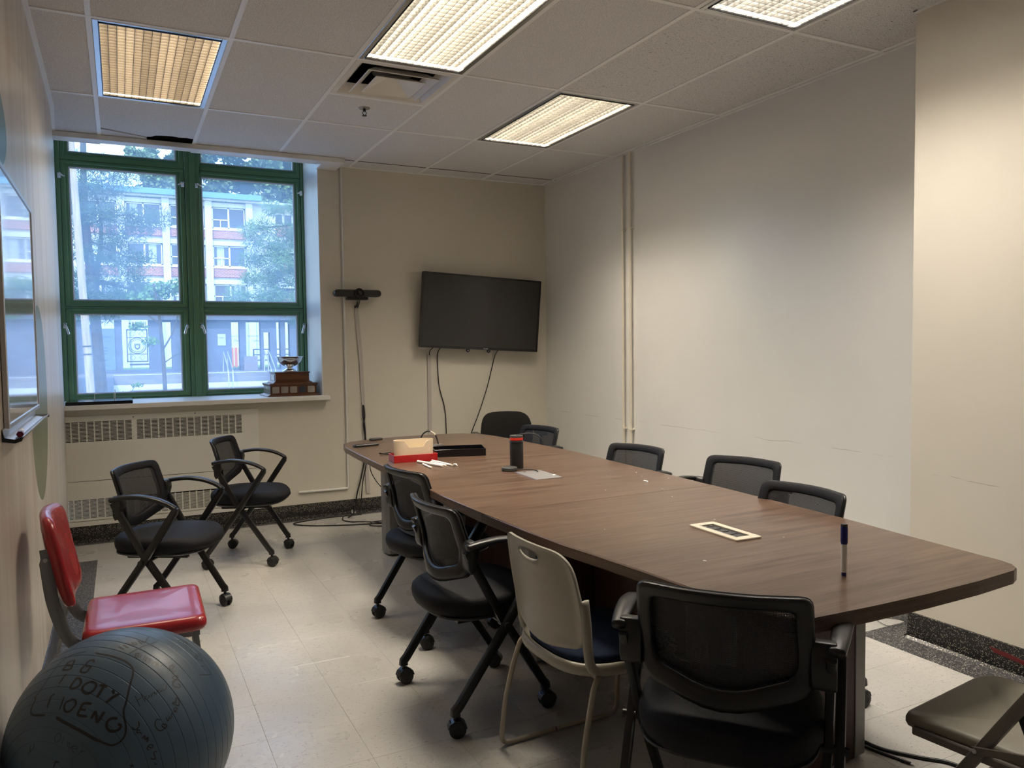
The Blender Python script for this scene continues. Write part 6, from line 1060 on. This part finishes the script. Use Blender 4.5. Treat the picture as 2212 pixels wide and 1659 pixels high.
# left pine: trunks behind the pole, sprays reaching right
rnd = random.Random(2); cl = []
for (x0, z0, x1, z1, k) in ((-1.6, 6.4, .75, 6.3, 9), (-1.3, 5.6, .2, 5.9, 6), (-1.4, 5.05, 1.25, 5.0, 10), (-1.3, 4.6, .55, 4.55, 8), (-1.4, 4.1, .8, 3.85, 9), (-1.5, 3.6, .55, 3.2, 9), (-1.4, 3.0, .70, 2.85, 9), (-1.5, 2.7, .1, 2.55, 7)):
    for i in range(k): f_ = i/(k-1); cl.append((x0+(x1-x0)*f_+rnd.uniform(-.1, .1), rnd.uniform(-.5, .5), z0+(z1-z0)*f_+rnd.uniform(-.12, .12)-.15*math.sin(PI*f_), rnd.uniform(.22, .46)))
tree('pine_tree', 'dark long-needled pine tree outside the left window panes', (0, 18, -.45+.45), [([(-.35, 0, -.45), (-.5, 0, 3), (-.62, 0, 5.2), (-.55, 0, 8)], .16), ([(-.45, 0, 3.0), (-.25, 0, 4.6), (-.35, 0, 5.6)], .07), ([(-.6, 0, 4.7), (.2, 0, 5.0), (1.1, 0, 4.95)], .03), ([(-.55, 0, 4.3), (.1, 0, 4.0), (.7, 0, 3.8)], .03), ([(-.5, 0, 3.3), (.2, 0, 3.1), (.7, 0, 2.85)], .03)], cl, 'pine', .17, 2600, 3, True, .12, .8)
cl = []
for (x0, z0, x1, z1, k) in ((3.6, 5.05, 5.6, 5.2, 8), (3.9, 4.7, 5.8, 4.2, 8), (3.75, 4.25, 5.7, 3.9, 8), (3.6, 3.65, 5.8, 3.7, 9), (3.35, 3.05, 5.8, 2.95, 9), (4.2, 2.75, 5.8, 2.5, 7), (4.4, 5.7, 6.0, 6.2, 7), (4.9, 4.9, 6.2, 4.6, 6), (4.7, 3.4, 6.2, 3.3, 6)):
    for i in range(k): f_ = i/(k-1); cl.append((x0+(x1-x0)*f_+rnd.uniform(-.1, .1), rnd.uniform(-.5, .5), z0+(z1-z0)*f_+rnd.uniform(-.12, .12), rnd.uniform(.20, .44)))
tree('pine_tree', 'sunlit feathery pine tree outside the right window panes', (0, 20, 0), [([(6.3, 0, -.45), (6.2, 0, 3), (6.1, 0, 7)], .16), ([(6.2, 0, 3.2), (5.2, 0, 3.3), (3.8, 0, 3.0)], .04), ([(6.2, 0, 4.3), (5.2, 0, 4.4), (3.9, 0, 4.3)], .04), ([(6.2, 0, 5.1), (5.2, 0, 5.3), (3.8, 0, 5.1)], .04)], cl, 'pine_lit', .17, 3000, 8, True, .13, .8)
# small street tree in front of the gate
cl = [(.55, 0, 2.55, .32), (.95, .2, 2.75, .35), (1.3, 0, 2.85, .30), (1.6, .1, 2.62, .28), (1.05, 0, 2.35, .25), (.7, 0, 1.6, .18), (1.45, 0, 2.2, .20), (1.75, .1, 2.15, .15), (.45, 0, 1.95, .2)]
tree('street_tree', 'small broad-leaved street tree with a thin trunk before the gate', (0, 14, 0), [([(.98, 0, -.45), (.95, 0, 1.2), (.90, 0, 2.1), (.8, 0, 2.9)], .055), ([(.93, 0, 1.4), (1.2, 0, 1.9), (1.35, 0, 2.6)], .022), ([(.93, 0, 1.1), (1.3, 0, 1.35), (1.7, 0, 1.5)], .014), ([(.9, 0, 2.0), (.6, 0, 2.3), (.5, 0, 2.8)], .018)], cl, 'leaf', .085, 2600, 4, False, .7, .6)
t = thing('young_sapling', 'leafy sapling at the foot of the window view beside the pole', 'sapling', (0, 9, 0)); bm = bmesh.new(); foliage(bm, random.Random(9), (.10, 0, .66), .10, 90, .05, .6, .6); foliage(bm, random.Random(10), (.32, 0, .84), .10, 60, .05, .6, .35); f = new_obj('foliage', bm, 'leaf', t); f['kind'] = 'stuff'
bm = bmesh.new(); sweep(bm, [(.08, 0, -.45), (.10, 0, .75)], .008, 6); sweep(bm, catmull([(.10, 0, .3), (.25, 0, .78), (.42, 0, .86)], 4), .005, 6); new_obj('stem', bm, 'bark', t)
# trees beyond the roof
for i, (x, y, z, R, lab) in enumerate(((3.3, 62, 14.2, 2.6, 'round-crowned broad-leaved tree rising behind the roof, left of the mullion'), (8.0, 63, 15.5, 3.6, 'wide leafy tree rising behind the roof, right of the mullion'), (12.5, 60, 15.0, 3.6, 'dense leafy tree behind the roof at the right window edge'), (2.2, 66, 17.0, 1.3, 'small distant treetop seen high in the top pane'))):
    rr = random.Random(20+i); cl = [(rr.uniform(-1, 1)*R*.7, rr.uniform(-1, 1)*R*.5, z+rr.uniform(-1, 1)*R*.75, R*rr.uniform(.28, .45)) for _ in range(16)]
    x, y, z, cl = x*1.12, y+8, z*1.12, [(a*1.12, b*1.0, c*1.12, d*1.12) for a, b, c, d in cl]
    tree('background_tree', lab, (x, y, 0), [([(0, 0, 0), (.3, 0, z*.6), (0, 0, z)], .35)], cl, 'leaf_bg', .42, 480 if R > 2 else 300, 40+i, False, .6, .8)
